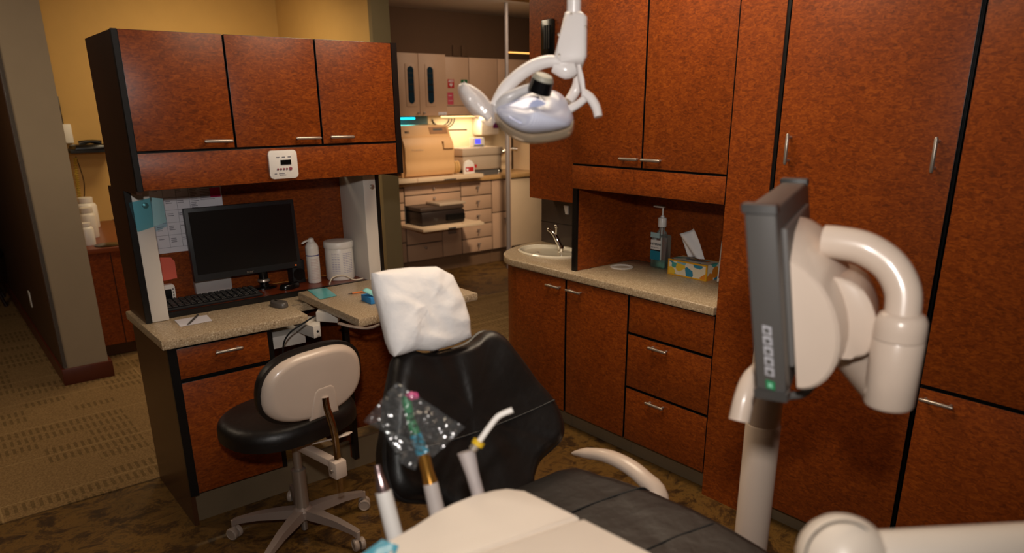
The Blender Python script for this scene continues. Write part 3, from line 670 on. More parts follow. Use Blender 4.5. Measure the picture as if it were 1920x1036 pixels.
# ================================================================== DELIVERY CONSOLE
zc = 1.0
t = thing('delivery_console', 'cream instrument console with flat top at the bottom of the view over the chair', 'console', (.55, .7, .85))
far = [onz(u, v, zc) for u, v in ((985, 917), (950, 913), (925, 916), (890, 928), (850, 944), (815, 962), (780, 985), (740, 1008), (690, 1036))]
fx = [(p.x, p.y) for p in far]
g0, g1 = onz(1086, 966, zc), onz(880, 1036, zc)
dg = (g1-g0).normalized(); nrm = Vector((-dg.y, dg.x, 0)); nrm = nrm if nrm.y < 0 else -nrm
gl = g0+dg*.62
poly1 = [(x, y, zc-.05) for x, y in fx]+[(fx[-1][0]-.12, fx[-1][1]-.02, zc-.05), (gl.x, gl.y, zc-.05), (g0.x, g0.y, zc-.05)]
MB().prism(poly1, (0, 0, .05), bev=.008, seg=3).build('instrument_holder', 'creamlight', t)
h0, hl = g0+nrm*.009+Vector((.004, 0, 0)), gl+nrm*.009
r1 = onz(1212, 1036, zc)
poly2 = [(h0.x, h0.y, zc-.05), (hl.x, hl.y, zc-.05), (hl.x-.02, hl.y-.4, zc-.05), (r1.x+.01, r1.y-.2, zc-.05), (r1.x+.004, r1.y, zc-.05)]
MB().prism(poly2, (0, 0, .05), bev=.008, seg=3).build('tray_top', 'creamlight', t)
b = MB(); b.box(.42, .74, .42, .78, .88, .949, bev=.02); b.build('underbody', 'cream', t)
q = [onz(u, v, zc+.0025) for u, v in ((676, 1040), (716, 1010), (748, 1022), (735, 1050))]
b = MB(); b.grid(lambda u, v: (q[0]*(1-u)+q[1]*u)*(1-v)+(q[3]*(1-u)+q[2]*u)*v+Vector((0, 0, .003*math.sin(3.1*u)*math.sin(6*v))), 6, 6); o = b.build('barrier_film', film_mat('cyan_plastic_film', '#62b6cf', .8)); tag(o, 'cyan barrier film on the near left corner of the console', 'film')
# support arm with elbow
t = thing('console_arm', 'cream elbow joint and horizontal arm in the bottom right foreground', 'equipment arm', at(1580, 1020, 1.0))
ce = at(1580, 1046, 1.0)
b = MB(); b.ball(ce, .062, 28); b.lathe([(.062, -.02), (.062, -.14)], ce, (0, 0, 1), 28); b.build('elbow', 'creamlight', t, ang=60)
ep = at(2040, 1026, .93); b = MB(); b.tube([ce+(ep-ce)*.08, ep], .036, 20); b.build('arm', 'creamlight', t)
cpr = at(1545, 1060, .965); b = MB(); cn = (EYE-ce).normalized()
b.tube([ce+ (CR*math.cos(a)-CU*(-math.sin(a)))*.05 + cn*.0375 for a in [2*PI*k/40 for k in range(41)]], .0014, 8, cap=False); b.build('joint_seam', 'grey', t)
# console <-> elbow link below the frame
b = MB(); b.tube([Vector((.72, .45, .93)), Vector((.8, .4, .94)), ce+Vector((0, 0, -.12))], .03, 14, smooth=4); b.build('link', 'creamlight', t)

# instruments in the holder (upright handpieces)
D1 = 1.40
def vstick(u, v0, v1, d):       # upright stick whose foot is at (u, v1)
    foot = at(u, v1, d); return foot
# air-water syringe, left
t = thing('instrument_handpiece', 'white instrument with steel tip, leftmost of the three upright instruments', 'instrument', at(742, 1010, 1.36), 'upright instruments on the console')
a0, a1 = at(748, 1036, 1.36), at(719, 921, 1.36); ax = (a1-a0)
MB().tube([a0, a1], [.0165, .0155], 18).build('body', 'whiteplastic', t)
MB().tube([a1, a1+ax*.09, a1+ax*.28, at(707, 872, 1.36)], [.012, .012, .0075, .006], 16, smooth=3).build('tip', mat('pinkish_steel', '#b8a0a0', .25, .9), t)
# middle: polishing handpiece
t = thing('instrument_handpiece', 'instrument with gold collar and teal cap inside the clear sleeve', 'instrument', at(820, 985, 1.38), 'upright instruments on the console')
a0, a1, a2, a3 = at(829, 1000, 1.38), at(807, 905, 1.38), at(793, 850, 1.38), at(779, 814, 1.38)
MB().tube([a0, a1], [.0165, .0145], 18).build('body', mat('grey_white_plastic', '#b9b0ab', .35), t)
MB().tube([a1, a1*.6+a2*.4, a2], [.0145, .012, .0125], 18, smooth=3).build('collar', 'gold', t)
MB().tube([a2, a3], [.0125, .0115], 16).build('cap', 'tealcap', t)
MB().tube([a3, a3*.5+at(770, 785, 1.38)*.5, at(770, 785, 1.38), at(762, 750, 1.38), at(760, 742, 1.38)], [.010, .0095, .008, .0095, .006], 14, smooth=3).build('prophy_angle', 'greenplastic', t)
MB().ball(at(771, 742, 1.375), .0085, 14).tube([at(764, 744, 1.38), at(781, 741, 1.37)], .0065, 10).build('polishing_cup', 'pinkplastic', t)
# right: suction
t = thing('suction_handpiece', 'silver white suction handpiece holding a bent white tip, rightmost of the three', 'instrument', at(895, 930, 1.42), 'upright instruments on the console')
a0, a1 = at(903, 950, 1.42), at(874, 846, 1.42)
MB().tube([a0, a0*.4+a1*.6, a1], [.0125, .0135, .0185], 18).build('body', mat('satin_white_metal', '#cfc6c4', .3, .3), t)
tp = at(886, 843, 1.41)
MB().tube([tp, at(898, 828, 1.41)], .009, 12).build('ferrule', 'metal', t); MB().tube([at(894, 834, 1.41), at(899, 826, 1.41)], .0125, 14).build('ring', 'yellowring', t)
MB().tube([at(897, 829, 1.41), at(920, 797, 1.41), at(936, 779, 1.41), at(961, 768, 1.41)], .0058, 12, smooth=5).build('straw', 'whiteplastic', t)
con = bpy.data.objects['delivery_console']
for u, v, d in ((748, 1036, 1.36), (829, 1000, 1.38), (903, 950, 1.42)):
    p = at(u, v, d); b = MB(); b.tube([p-Vector((0, 0, .03)), p-Vector((0, 0, .001))], [.014, .019], 16); b.box(p.x-.012, p.x+.012, p.y-.09, p.y-.005, p.z-.025, p.z-.008); b.build('instrument_cradle', 'creamlight', con)
# clear sleeve
qa = [at(u, v, d) for u, v, d in ((744, 716, 1.36), (872, 800, 1.35), (812, 856, 1.35), (683, 789, 1.36))]
b = MB(); 
def slv(u, v):
    p = (qa[0]*(1-u)+qa[1]*u)*(1-v)+(qa[3]*(1-u)+qa[2]*u)*v
    return p-CF*(.014*math.sin(PI*u)*math.sin(PI*v)+.005+.010*noise.noise(p*38)+.006*noise.noise(p*100)+.003*noise.noise(p*210))
b.grid(slv, 60, 44); o = b.build('plastic_sleeve', 'film', None, ang=25)
tag(o, 'clear crinkled plastic sleeve over the gold-collared instrument', 'plastic sleeve')
tl_ = [at(u, v, 1.345) for u, v in ((715, 800), (795, 835), (778, 882), (752, 868))]
b = MB(); b.grid(lambda u, v: (lambda p: p-CF*(.01*noise.noise(p*45)))((tl_[0]*(1-u)+tl_[1]*u)*(1-v)+(tl_[3]*(1-u)+tl_[2]*u)*v), 16, 12); b.build('sleeve_tail', 'film', o, ang=25)

# ================================================================== DENTAL LAMP
D = 1.68
t = thing('dental_lamp', 'white overhead dental operating lamp hanging on a pole from the ceiling', 'dental lamp', at(1075, 0, D))
pt = at(1076, 20, D); 
b = MB(); b.tube([pt-Vector((0, 0, .02)), Vector((pt.x, pt.y, 2.70))], .0165, 18); b.build('ceiling_pole', 'lampwhite', t)
hp = [(1060, 19), (1091, 18), (1102, 28), (1101, 103), (1095, 114), (1052, 114), (1046, 113), (1038, 104), (1047, 75)]
b = MB(); b.prism([at(u, v, D-.028) for u, v in hp], CF*.056, bev=.012, seg=3); b.build('pivot_housing', 'lampwhite', t)
b = MB()
for u, v in ((1071, 27), (1098, 51), (1048, 65), (1048, 104)): b.lathe([(.003, 0), (.003, .003), (0, .004)], at(u, v, D-.0285), -CF, 10)
b.build('screws', 'metal', t)
b = MB(); yk = [(1050, 116), (1028, 115), (1000, 124), (972, 142), (950, 163), (936, 184), (927, 200)]
b.tube([at(u, v, D-.01) for u, v in yk], [.012, .014, .015, .015, .015, .014, .012], 12, smooth=4, flat=1.0); 
b.tube([at(1040, 122, D), at(1062, 132, D), at(1078, 128, D)], [.017, .02, .014], 14, smooth=4)
b.tube([at(1078, 122, D+.03), at(1085, 150, D+.04), at(1078, 172, D+.05), at(1066, 190, D+.05)], [.012, .014, .013, .012], 12, smooth=4); b.build('yoke', 'lampwhite', t)
b = MB(); b.tube([at(1084, 120, D), at(1090, 150, D), at(1095, 178, D)], [.006, .009, .005], 10, smooth=4, flat=.6); b.build('switch_lever', 'lampwhite', t)
# reflector head: dish seen from above-front
rim = [(926, 200), (945, 183), (975, 172), (1010, 168), (1040, 172), (1058, 184), (1068, 203), (1075, 222), (1070, 236), (1056, 243), (1028, 249), (992, 251), (965, 243), (945, 230), (931, 214)]
rim = [(lambda a: (a.x, a.y))(p) for p in catmull([Vector((u, v, 0)) for u, v in rim+rim[:1]], [1]*(len(rim)+1), 3)[0][:-1]]
cc = (1003, 214)
b = MB(); rings = []
for f, dd in ((1, 0), (.97, -.022), (.86, -.040), (.66, -.058), (.42, -.068), (.2, -.072)):
    rings.append([b.bm.verts.new(at(cc[0]+(u-cc[0])*f, cc[1]-2+(v-cc[1])*f-(1-f)*10, D+dd+(210-v)*.0011)) for u, v in rim])
n = len(rim)
for p, q in zip(rings, rings[1:]):
    for k in range(n): b.bm.faces.new((p[k], p[(k+1) % n], q[(k+1) % n], q[k]))
b.bm.faces.new(rings[-1]); b.build('reflector_cover', 'lens', t, ang=70)
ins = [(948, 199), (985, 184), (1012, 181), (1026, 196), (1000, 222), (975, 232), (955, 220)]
b = MB(); b.face([at(u, v, D-.079+abs(u-990)*.0006+(210-v)*.0011) for u, v in ins]); b.build('reflection_patch', mat('pale_blue_reflection', '#c4cdf2', .12, coat=.6), t)  # pale blue patch: a reflection on the cover painted as a glossy sheet
b = MB(); rings = []
for f, dv, dd in ((.985, 0, -.004), (1.01, 4, -.012), (1.03, 10, -.006), (1.02, 16, .004), (.96, 20, .03), (.8, 16, .06), (.3, 6, .07)):
    rings.append([b.bm.verts.new(at(cc[0]+(u-cc[0])*f, cc[1]+(v-cc[1])*f+dv*(1 if v > 205 else .3), D+dd+(210-v)*.0011)) for u, v in rim])
for p, q in zip(rings, rings[1:]):
    for k in range(n): b.bm.faces.new((p[k], p[(k+1) % n], q[(k+1) % n], q[k]))
b.bm.faces.new(rings[-1]); b.build('reflector_rim', mat('pale_gold_rim', '#cdb89c', .18, .6), t, ang=70)
b = MB(); b.tube([at(930, 205, D), at(950, 185, D-.03), at(985, 168, D-.03), at(1010, 163, D-.03)], [.013, .013, .011, .01], 12, smooth=4); b.build('head_bracket', mat('soft_grey_white', '#bdb9b8', .3), t)
k0, k1 = at(1011, 172, D-.062), at(1018, 149, D-.078)
b = MB(); b.tube([k0, k1], [.027, .025], 22); kn = b.build('adjust_knob', 'blackgloss', t); MB().tube([k1, k1+(k1-k0)*.12, k1+(k1-k0)*.35], [.024, .024, .019], 20).build('knob_cap', mat('grey_knob_cap', '#9d998a', .5), kn)
b = MB(); b.tube([at(1066, 206, D), at(1083, 196, D), at(1095, 186, D)], [.010, .009, .009], 12, smooth=3); b.tube([at(1093, 173, D), at(1106, 183, D), at(1117, 200, D), at(1122, 219, D)], [.009, .011, .011, .010], 12, smooth=4); b.build('grip_handle', 'lampwhite', t)
hl = [(859, 157), (868, 153), (892, 163), (914, 180), (929, 206), (933, 226), (921, 241), (900, 228), (878, 210), (864, 188), (857, 168)]
b = MB(); b.tube([at(868, 163, D), at(893, 192, D-.005), at(917, 224, D)], [.010, .013, .008], 12, smooth=4); hd = b.build('grip_handle', 'lampwhite', t)
hcx = sum(u for u, v in hl)/len(hl); hcy = sum(v for u, v in hl)/len(hl); b = MB(); rings = []
for f, h in ((1, .0), (.85, .022), (.7, .027), (.5, .03), (.3, .032), (.15, .032)):
    rings.append([b.bm.verts.new((lambda p: p-CF*(h+.010*noise.noise(p*70)))(at(hcx+(u-hcx)*f, hcy+(v-hcy)*f, D-.0))) for u, v in hl])
for p, q in zip(rings, rings[1:]):
    for k in range(len(hl)): b.bm.faces.new((p[k], p[(k+1) % len(hl)], q[(k+1) % len(hl)], q[k]))
b.bm.faces.new(rings[-1]); b.build('plastic_wrap', 'wrap', hd, ang=50, sub=1)

# ================================================================== PATIENT MONITOR ON ARM (right)
t = thing('patient_monitor', 'grey slab monitor seen from its side with cream back pod on a curved arm', 'monitor', (1.3, .8, 1.2))
n0 = at(1394, 390, 1.2); zt_, zb_ = n0.z, 1.214
A = Vector((n0.x, n0.y, 0)); dl = Vector((.914, .405, 0)).normalized(); nb = Vector((dl.y, -dl.x, 0))   # along the width, out of the back
Lw = .50; th = .052
def mp(l, n_, z): return A+dl*l+nb*(n_+(zt_-z)*.155)+Vector((0, 0, z-n_*.155))
b = MB(); b.prism([mp(0, 0, zb_), mp(Lw, 0, zb_), mp(Lw, 0, zt_), mp(0, 0, zt_)], nb*th, bev=.005); b.build('housing', 'darkgrey', t)
b = MB(); b.prism([mp(.02, -.002, zb_+.02), mp(Lw-.02, -.002, zb_+.02), mp(Lw-.02, -.002, zt_-.02), mp(.02, -.002, zt_-.02)], nb*.003); b.build('screen', 'screen', t)
for l0, l1 in ((-.006, .028), (Lw-.03, Lw+.006)):
    for z0_, z1_ in ((zt_-.008, zt_+.007), (zb_-.007, zb_+.01)):
        b = MB(); b.prism([mp(l0, -.004, z0_), mp(l1, -.004, z0_), mp(l1, -.004, z1_), mp(l0, -.004, z1_)], nb*(th+.006), bev=.004); b.build('corner_cap', mat('cap_grey', '#3b3937', .4), t)
for k, z in enumerate([zb_+.122-.0185*i for i in range(5)]+[zb_+.024]):
    b = MB(); s = .0078; b.prism([mp(-.0015, th*.5-s, z-s), mp(-.0015, th*.5+s, z-s), mp(-.0015, th*.5+s, z+s), mp(-.0015, th*.5-s, z+s)], dl*.003, bev=.001, seg=1); bt = b.build('button', mat('pale_button', '#a7a6ab', .5) if k < 5 else 'greenplastic', t)
    s = .0038; b = MB(); b.prism([mp(-.0024, th*.5-s, z-s), mp(-.0024, th*.5+s, z-s), mp(-.0024, th*.5+s, z+s), mp(-.0024, th*.5-s, z+s)], dl*.001); b.build('button_symbol', 'darkgrey' if k < 5 else mat('pale_green', '#7fc0a0', .5), bt)
b = MB(); b.prism([mp(.05, th, zb_+.05), mp(.42, th, zb_+.05), mp(.42, th, zt_-.03), mp(.05, th, zt_-.03)], nb*.010, bev=.003); b.build('mount_block', 'grey', t)
def pod(l, z0_, z1_, dep, n=16):
    o = []
    for k in range(n+1):
        a = PI*k/n; zz = z0_+(z1_-z0_)*(.5+.5*math.cos(a)); o.append(mp(l, th+.011+dep*math.sin(a)**1.15, zz))
    return o
b = MB(); sec = [pod(.058, zb_+.012, zb_+.235, .070), pod(.063, zb_+.007, zb_+.24, .077), pod(.14, zb_+.005, zb_+.275, .094), pod(.23, zb_+.01, zb_+.292, .100), pod(.32, zb_+.015, zb_+.28, .09), pod(.39, zb_+.04, zb_+.24, .05)]
sec = [[b.bm.verts.new(p) for p in q] for q in sec]
for p, q in zip(sec, sec[1:]):
    for k in range(len(p)-1): b.bm.faces.new((p[k], p[k+1], q[k+1], q[k]))
    b.bm.faces.new((p[-1], p[0], q[0], q[-1]))
b.bm.faces.new(sec[0]); b.bm.faces.new(list(reversed(sec[-1]))); b.build('back_pod', 'cream', t, ang=24)
prof = [(.05, .215), (.095, .215), (.122, .195), (.135, .155), (.132, .115), (.115, .085), (.08, .07), (.05, .068)]
pr = catmull([Vector((a, z, 0)) for a, z in prof], [1]*len(prof), 3)[0]
b = MB(); b.prism([mp(.115, th+.010+p.x, zb_-.0+p.y) for p in pr], dl*.16, bev=.008, seg=3); b.build('pivot_block', 'cream', t, ang=35)
cyt, cyb = at(1692, 592, 1.24), at(1675, 775, 1.24)
cyc = Vector((cyt.x, cyt.y, 0)); ztop = at(1692, 585, 1.24).z; zbot = at(1675, 760, 1.27).z
s0 = at(1545, 452, 1.30)
b = MB(); b.tube([s0, at(1575, 455, 1.285), at(1622, 466, 1.265), at(1668, 497, 1.25), at(1693, 545, 1.24), Vector((cyc.x, cyc.y, ztop-.01))], [.029, .029, .029, .029, .029, .029], 20, smooth=6); b.build('curved_tube', 'cream', t)
MB().lathe([(.030, 0), (.036, -.004), (.041, -.014), (.042, -.03), (.042, -.046)], (cyc.x, cyc.y, ztop), n=28).build('joint_cap', 'cream', t)
MB().lathe([(.041, -.0475), (.042, -.049), (.042, zbot-ztop), (.039, zbot-ztop-.006), (0, zbot-ztop-.006)], (cyc.x, cyc.y, ztop), n=28).build('joint_cylinder', 'cream', t)
pb = at(1437, 740, 2.1); pole = Vector((pb.x, pb.y, 0)); pz = 1.30
b = MB(); b.tube([Vector((pole.x, pole.y, pz-.03)), Vector((cyc.x, cyc.y, ztop-.145))], [.05, .043], 18); b.build('swing_arm', 'cream', t)
b = MB(); b.lathe([(.048, .81), (.048, pz), (.042, pz+.02), (0, pz+.025)], pole, n=28); b.build('pole', 'cream', t)
b = MB(); b.lathe([(.0505, 0), (.0505, .806), (.048, .81)], pole, n=28); b.build('lower_pole', 'cream', t)
b = MB(); b.tube([mp(.26, .012, zb_+.05), at(1434, 684, 1.415), at(1409, 712, 1.41), at(1396, 745, 1.40), at(1386, 788, 1.40)], [.018, .020, .020, .020, .0205], 16, smooth=5); hg = b.build('grip_handle', 'cream', t)
b = MB(); b.tube([at(1528, 690, 1.42), at(1524, 718, 1.40), at(1507, 737, 1.39), at(1478, 742, 1.38)], .008, 10, smooth=5); b.build('tilt_handle', 'grey', t)

# ================================================================== RIGHT BANK
XF = 2.525; XC = 2.545; XB = 3.025
def fx_door(name, t, y0, y1, z0, z1, m='wood'): return edged(bx(name, m, t, XF, XF+.018, y0, y1, z0, z1, bev=.0015), 0)
def hh(d, y0, y1, z): return handle(d, (XF, y0, z), (XF, y1, z), (-.024, 0, 0))
t = thing('drawer_cabinet', 'burl wood base unit with three stacked drawers under the tissue box', 'cabinet', (2.78, 1.98, 0))
bx('carcass', 'black', t, XC, XB, 1.742, 2.226, .1, .85)
for z0, z1, hz in ((.668, .847, None), (.391, .658, .628), (.107, .381, .35)):
    d = fx_door('drawer', t, 1.742, 2.224, z0, z1)
    if hz: hh(d, 1.98, 2.075, hz)
bx('toe_kick', 'toe', t, 2.586, 2.6, 1.742, 2.226, 0, .1)
t = thing('door_cabinet', 'burl wood base unit with a single door below the counter hole', 'cabinet', (2.78, 2.45, 0))
bx('carcass', 'black', t, XC, XB, 2.228, 2.662, .1, .85)
d = fx_door('door', t, 2.233, 2.657, .107, .847); hh(d, 2.545, 2.64, .80)
bx('toe_kick', 'toe', t, 2.586, 2.6, 2.228, 2.662, 0, .1)
t = thing('sink_cabinet', 'burl wood base unit with rounded end under the sink', 'cabinet', (2.78, 2.95, 0))
def endcurve(x0, y1, b_, x1=3.028, n=12): return [(x1-(x1-x0)*math.cos(PI/2*k/n), y1+b_*math.sin(PI/2*k/n)) for k in range(n+1)]
bx('carcass', 'black', t, XC, XB, 2.664, 3.07, .1, .85)
d = fx_door('door', t, 2.669, 3.075, .107, .847); hh(d, 2.70, 2.795, .80)
ec = endcurve(XF+.01, 3.08, .32)
MB().prism([(x, y, .107) for x, y in ec+[(3.028, 3.08)]], (0, 0, .741)).build('rounded_end', 'wood', t, ang=30)
MB().prism([(x, y, 0) for x, y in [(2.586, 2.664)]+[(min(x+.055, 3.028), y-.02) for x, y in ec]+[(3.028, 2.664)]], (0, 0, .1)).build('toe_kick', 'toe', t, ang=30)
oc = endcurve(2.51, 3.08, .345)
o = MB().prism([(x, y, .852) for x, y in [(2.51, 1.742)]+oc+[(3.028, 1.742)]], (0, 0, .039), bev=.007, seg=3).build('sink_worktop', 'counter', ang=50)
tag(o, 'speckled beige worktop with rounded end along the right-hand cabinets', 'worktop')
t = thing('counter_ring', 'white ring of the waste hole in the right worktop left of the tissue box', 'ring', (2.815, 2.545, .891))
MB().lathe([(.060, 0), (.061, .004), (.054, .006), (.046, .003), (.044, .0005)], (2.815, 2.545, .8912), n=32).build('ring', 'whiteplastic', t)
MB().lathe([(.044, 0), (.044, .0008)], (2.815, 2.545, .8912), n=28).build('flap', mat('pale_flap', '#cfc6b8', .4), t)
# sink
sc_ = (2.80, 3.10, .891)
t = thing('sink', 'oval ivory porcelain basin set in the rounded end of the right worktop', 'sink', sc_)
MB().lathe([(.215, 0), (.218, .008), (.208, .015), (.19, .013), (.178, .003), (.165, .001), (.03, .0007), (0, .0007)], sc_, n=40, sx=.72, sy=1).build('basin', 'ivory', t)
MB().lathe([(.013, 0), (.013, .003), (.006, .003)], Vector(sc_)+Vector((-.05, .05, .0015)), n=16).build('drain', 'metal', t)
fb_ = Vector((2.88, 2.905, .8955))
t = thing('sink_faucet', 'chrome faucet standing at the near edge of the ivory basin', 'faucet', fb_)
fp = [onx(1052, 474, 2.87), onx(1050, 462, 2.87), onx(1044, 448, 2.86), onx(1037, 436, 2.85), onx(1029, 430, 2.84)]
MB().lathe([(.026, 0), (.026, .004), (.018, .012), (.015, .05)], fp[0]-Vector((0, 0, .003)), n=20).build('base', 'chrome', t)
b = MB(); b.tube(fp, [.015, .015, .0135, .012, .009], 14, smooth=4); b.build('spout', 'chrome', t)
for u, v in ((1029, 430), (1043, 424)): MB().ball(onx(u, v, 2.85), .0115, 16).tube([onx(u, v, 2.85), onx(1042, 446, 2.86)], .006, 8).build('handle', 'chrome', t)
o = bx('backsplash', 'tileback', None, 3.016, 3.029, 2.665, 3.415, .8925, 1.185); tag(o, 'dark glossy backsplash panel behind the sink', 'backsplash')
MB().box(3.0145, 3.0161, 2.665, 3.415, 1.02, 1.0225).build('joint_line', 'black', o)
o = MB().prism([onx(u, v, 3.006) for u, v in ((1057, 385), (1064, 386), (1064, 402), (1060, 401))], (.01, 0, 0)).build('paper_towel', 'whiteplastic'); tag(o, 'white paper towel end hanging under the cupboard above the sink', 'paper towel')
# partition + upper cupboards
t = thing('upper_cabinet', 'tall two-door burl wood wall cupboard above the mouthwash bottle', 'cabinet', (2.78, 2.2, .893))
bx('carcass', 'black', t, XC, XB, 1.742, 2.632, 1.33, 2.70)
for y0, y1, h0, h1 in ((1.742, 2.183, 2.075, 2.17), (2.19, 2.632, 2.205, 2.30)):
    d = fx_door('door', t, y0, y1, 1.437, 2.695); hh(d, h0, h1, 1.475)
fx_door('valance', t, 1.742, 2.632, 1.317, 1.430)
bx('partition_panel', 'wood', t, 2.575, XB, 2.634, 2.66, .893, 2.70)
bx('partition_edge', 'black', t, 2.56, 2.575, 2.632, 2.662, .893, 2.70)
bx('back_panel', 'wood', t, 3.015, XB, 1.742, 2.634, .893, 1.33)
t = thing('sink_cupboard', 'burl wood cupboard hung above the sink with a black vent high up', 'cabinet', (2.95, 3.0, 1.19))
bx('body', 'wood', t, 2.85, 3.028, 2.664, 3.335, 1.187, 2.70)
v0, v1 = onx(1017, 38, 2.849), onx(1040, 102, 2.849)
MB().prism([(2.85, y, z) for y, z in rrect(v1.y, v0.y, v1.z, v0.z, .012)], (-.012, 0, 0), bev=.003).build('vent_frame', 'blackgloss', t)
b = MB()
for k in range(3): y = v1.y+.028+k*(v0.y-v1.y-.05)/3; b.box(2.834, 2.838, y, y+.012, v1.z+.03, v0.z-.03, bev=.001)
b.build('vent_slat', 'blackmatte', t)
# column + tall units
t = thing('filler_panel', 'full-height narrow burl wood panel between the counter and the tall cabinets', 'panel', (2.7, 1.64, 0))
bx('panel', 'wood', t, XF, XB, 1.548, 1.738, .0, 2.70); bx('edge_band', 'black', t, XF+.004, XF+.02, 1.535, 1.548, .0, 2.70)
def tall(label, y0, y1, hands, low):
    t = thing('tall_cabinet', label, 'cabinet', (2.78, (y0+y1)/2, 0), 'tall burl wood cabinets')
    bx('carcass', 'black', t, XC, XB, y0, y1, .08, 2.70); bx('toe_kick', 'toe', t, 2.586, 2.6, y0, y1, 0, .08)
    d = fx_door('door', t, y0+.004, y1-.004, .79, 2.695)
    for y in hands: handle(d, (XF, y, 1.497), (XF, y, 1.595), (-.024, 0, 0))
    d = fx_door('door', t, y0+.004, y1-.004, .09, .779)
    if low: hh(d, low[0], low[1], .745)
tall('tall two-handled burl wood cabinet directly behind the patient monitor', .915, 1.533, (1.48, .972), None)
tall('tall burl wood cabinet at the right edge of the view', .30, .907, (), (.79, .885))
tall('tall burl wood cabinet nearest the viewer, past the right edge', -.32, .292, (), None)
# items in the alcove
c = Vector((2.957, 2.405, .8915))
t = thing('mouthwash_bottle', 'clear pump bottle of mouthwash with white and teal label in the alcove', 'bottle', c)
def bbox_(s, z0, z1, w, d): s.box(c.x-d, c.x+d, c.y-w, c.y+w, c.z+z0, c.z+z1, bev=.012, seg=3)
b = MB(); bbox_(b, 0, .175, .047, .03); b.lathe([(.032, .165), (.026, .185), (.014, .2), (.014, .215)], c, n=20); b.build('bottle_body', 'paleclear', t)
b = MB(); bbox_(b, .004, .04, .044, .027); b.build('liquid', 'liquid', t)
xf_ = c.x-.0312
lb = bx('label', 'whiteplastic', t, xf_, xf_+.002, c.y-.022, c.y+.043, c.z+.045, c.z+.148)
bx('label_band', 'teal', lb, xf_-.0008, xf_, c.y-.022, c.y+.043, c.z+.045, c.z+.092); bx('label_stripe', 'black', lb, xf_-.001, xf_-.0001, c.y-.022, c.y+.043, c.z+.092, c.z+.098)
text('LISTERINE', .0155, (xf_-.0012, c.y+.0425, c.z+.122), (0, -1, 0), (0, 0, 1), 'darkink', lb, 'label_lettering', bold=.0004)
text('ZERO ALCOHOL', .0068, (xf_-.0012, c.y+.04, c.z+.107), (0, -1, 0), (0, 0, 1), 'ink', lb, 'label_lettering')
bx('top_label', mat('pale_teal_label', '#9fc0c4', .5), t, xf_-.001, xf_+.001, c.y-.012, c.y+.046, c.z+.160, c.z+.186)
MB().lathe([(.020, .215), (.022, .217), (.022, .258), (.02, .262), (.01, .264), (.009, .272), (.004, .274), (.004, .315)], c, n=22).build('pump_collar', 'whiteplastic', t)
b = MB(); b.box(c.x-.012, c.x+.012, c.y-.008, c.y+.055, c.z+.312, c.z+.322, bev=.003); b.build('pump_head', 'whiteplastic', t)
b = MB(); b.tube([c+Vector((0, 0, .01)), c+Vector((0, 0, .21))], .004, 8); b.build('dip_tube', 'whiteplastic', t)
x0_, y0_, y1_ = 2.872, 2.05, 2.285; z0_ = .8915; wd = .12; ht = .078
t = thing('tissue_box', 'tissue box with colourful leaf print and yellow edges on the right worktop', 'tissue box', (x0_+.06, 2.17, z0_))
bx('carton', 'floral', t, x0_, x0_+wd, y0_, y1_, z0_, z0_+ht)
b = MB(); e = .0065
for y in (y0_, y1_-e): b.box(x0_-.0006, x0_+.001, y, y+e, z0_, z0_+ht)
for z in (z0_, z0_+ht-e): b.box(x0_-.0008, x0_+.001, y0_, y1_, z, z+e)
for x in (x0_, x0_+wd-e): b.box(x, x+e, y0_-.0006, y0_+.001, z0_, z0_+ht); b.box(x, x+e, y0_, y1_, z0_+ht-.001, z0_+ht+.0008)
b.build('carton_edges', 'yellowcard', t)
MB().lathe([(.04, 0), (.04, .001)], (x0_+.06, 2.16, z0_+ht), n=24, sx=.55, sy=1.5).build('opening', mat('clear_grey_film', '#8e8a86', .3), t)
q = [onx(u, v, 2.935) for u, v in ((1290, 481), (1320, 486), (1298, 428), (1270, 439))]
b = MB(); b.grid(lambda u, v: (q[0]*(1-u)+q[1]*u)*(1-v)+(q[3]*(1-u)+q[2]*u)*v+Vector((.02*math.sin(u*7+v*2)*(.4+.6*v), 0, -.006*math.sin(u*PI)*v)), 16, 10); b.build('tissue', 'paper', t, solid=.001)
o = MB().prism([onx(u, v, 2.86) for u, v in ((1344, 528), (1351, 527), (1356, 452), (1353, 452))], (.10, .0, 0)).build('pamphlet', mat('pamphlet_paper', '#d5d0c2', .7)); tag(o, 'upright pamphlet leaning at the right end of the alcove', 'pamphlet')
MB().prism([onx(u, v, 2.858) for u, v in ((1347, 521), (1351, 521), (1353, 495), (1350, 495))], (.002, 0, 0)).build('printed_patch', mat('maroon_print', '#7a3638', .7), o)

# ================================================================== STERILIZATION WALL (behind)
YS = 6.5
def knob(par, x, z, y=YS, m='metalsoft'): return MB().lathe([(.006, 0), (.006, .012), (.013, .016), (.013, .024), (.009, .028), (0, .029)], (x, y, z), (0, -1, 0), 12).build('knob', m, par)
def tknob(par, x, z): return MB().tube([(x, YS, z), (x, YS-.03, z)], .006, 8).tube([(x-.022, YS-.03, z), (x+.022, YS-.03, z)], .007, 8).tube([(x+.004, YS-.03, z), (x-.002, YS-.032, z-.045)], .006, 8).build('knob', 'metalsoft', par)
def sface(name, t, x0, x1, z0, z1, m='ster'): return bx(name, m, t, x0+.0055, x1-.0055, YS, YS+.018, z0+.0055, z1-.0055, bev=.001)
def sunit(label, x0, x1, z0=.155, z1=.94):
    t = thing('sterilization_base_unit', label, 'cabinet', ((x0+x1)/2, 6.75, 0), 'almond base units'); bx('carcass', 'darkgrey', t, x0, x1, YS+.02, 7.04, z0, z1); bx('toe_kick', M['stertoe'], t, x0, x1, 6.55, 6.57, 0, z0)
    return t
t = sunit('narrow almond drawer unit beside the wall column at the far left of the sterilization run', 3.3, 3.865)
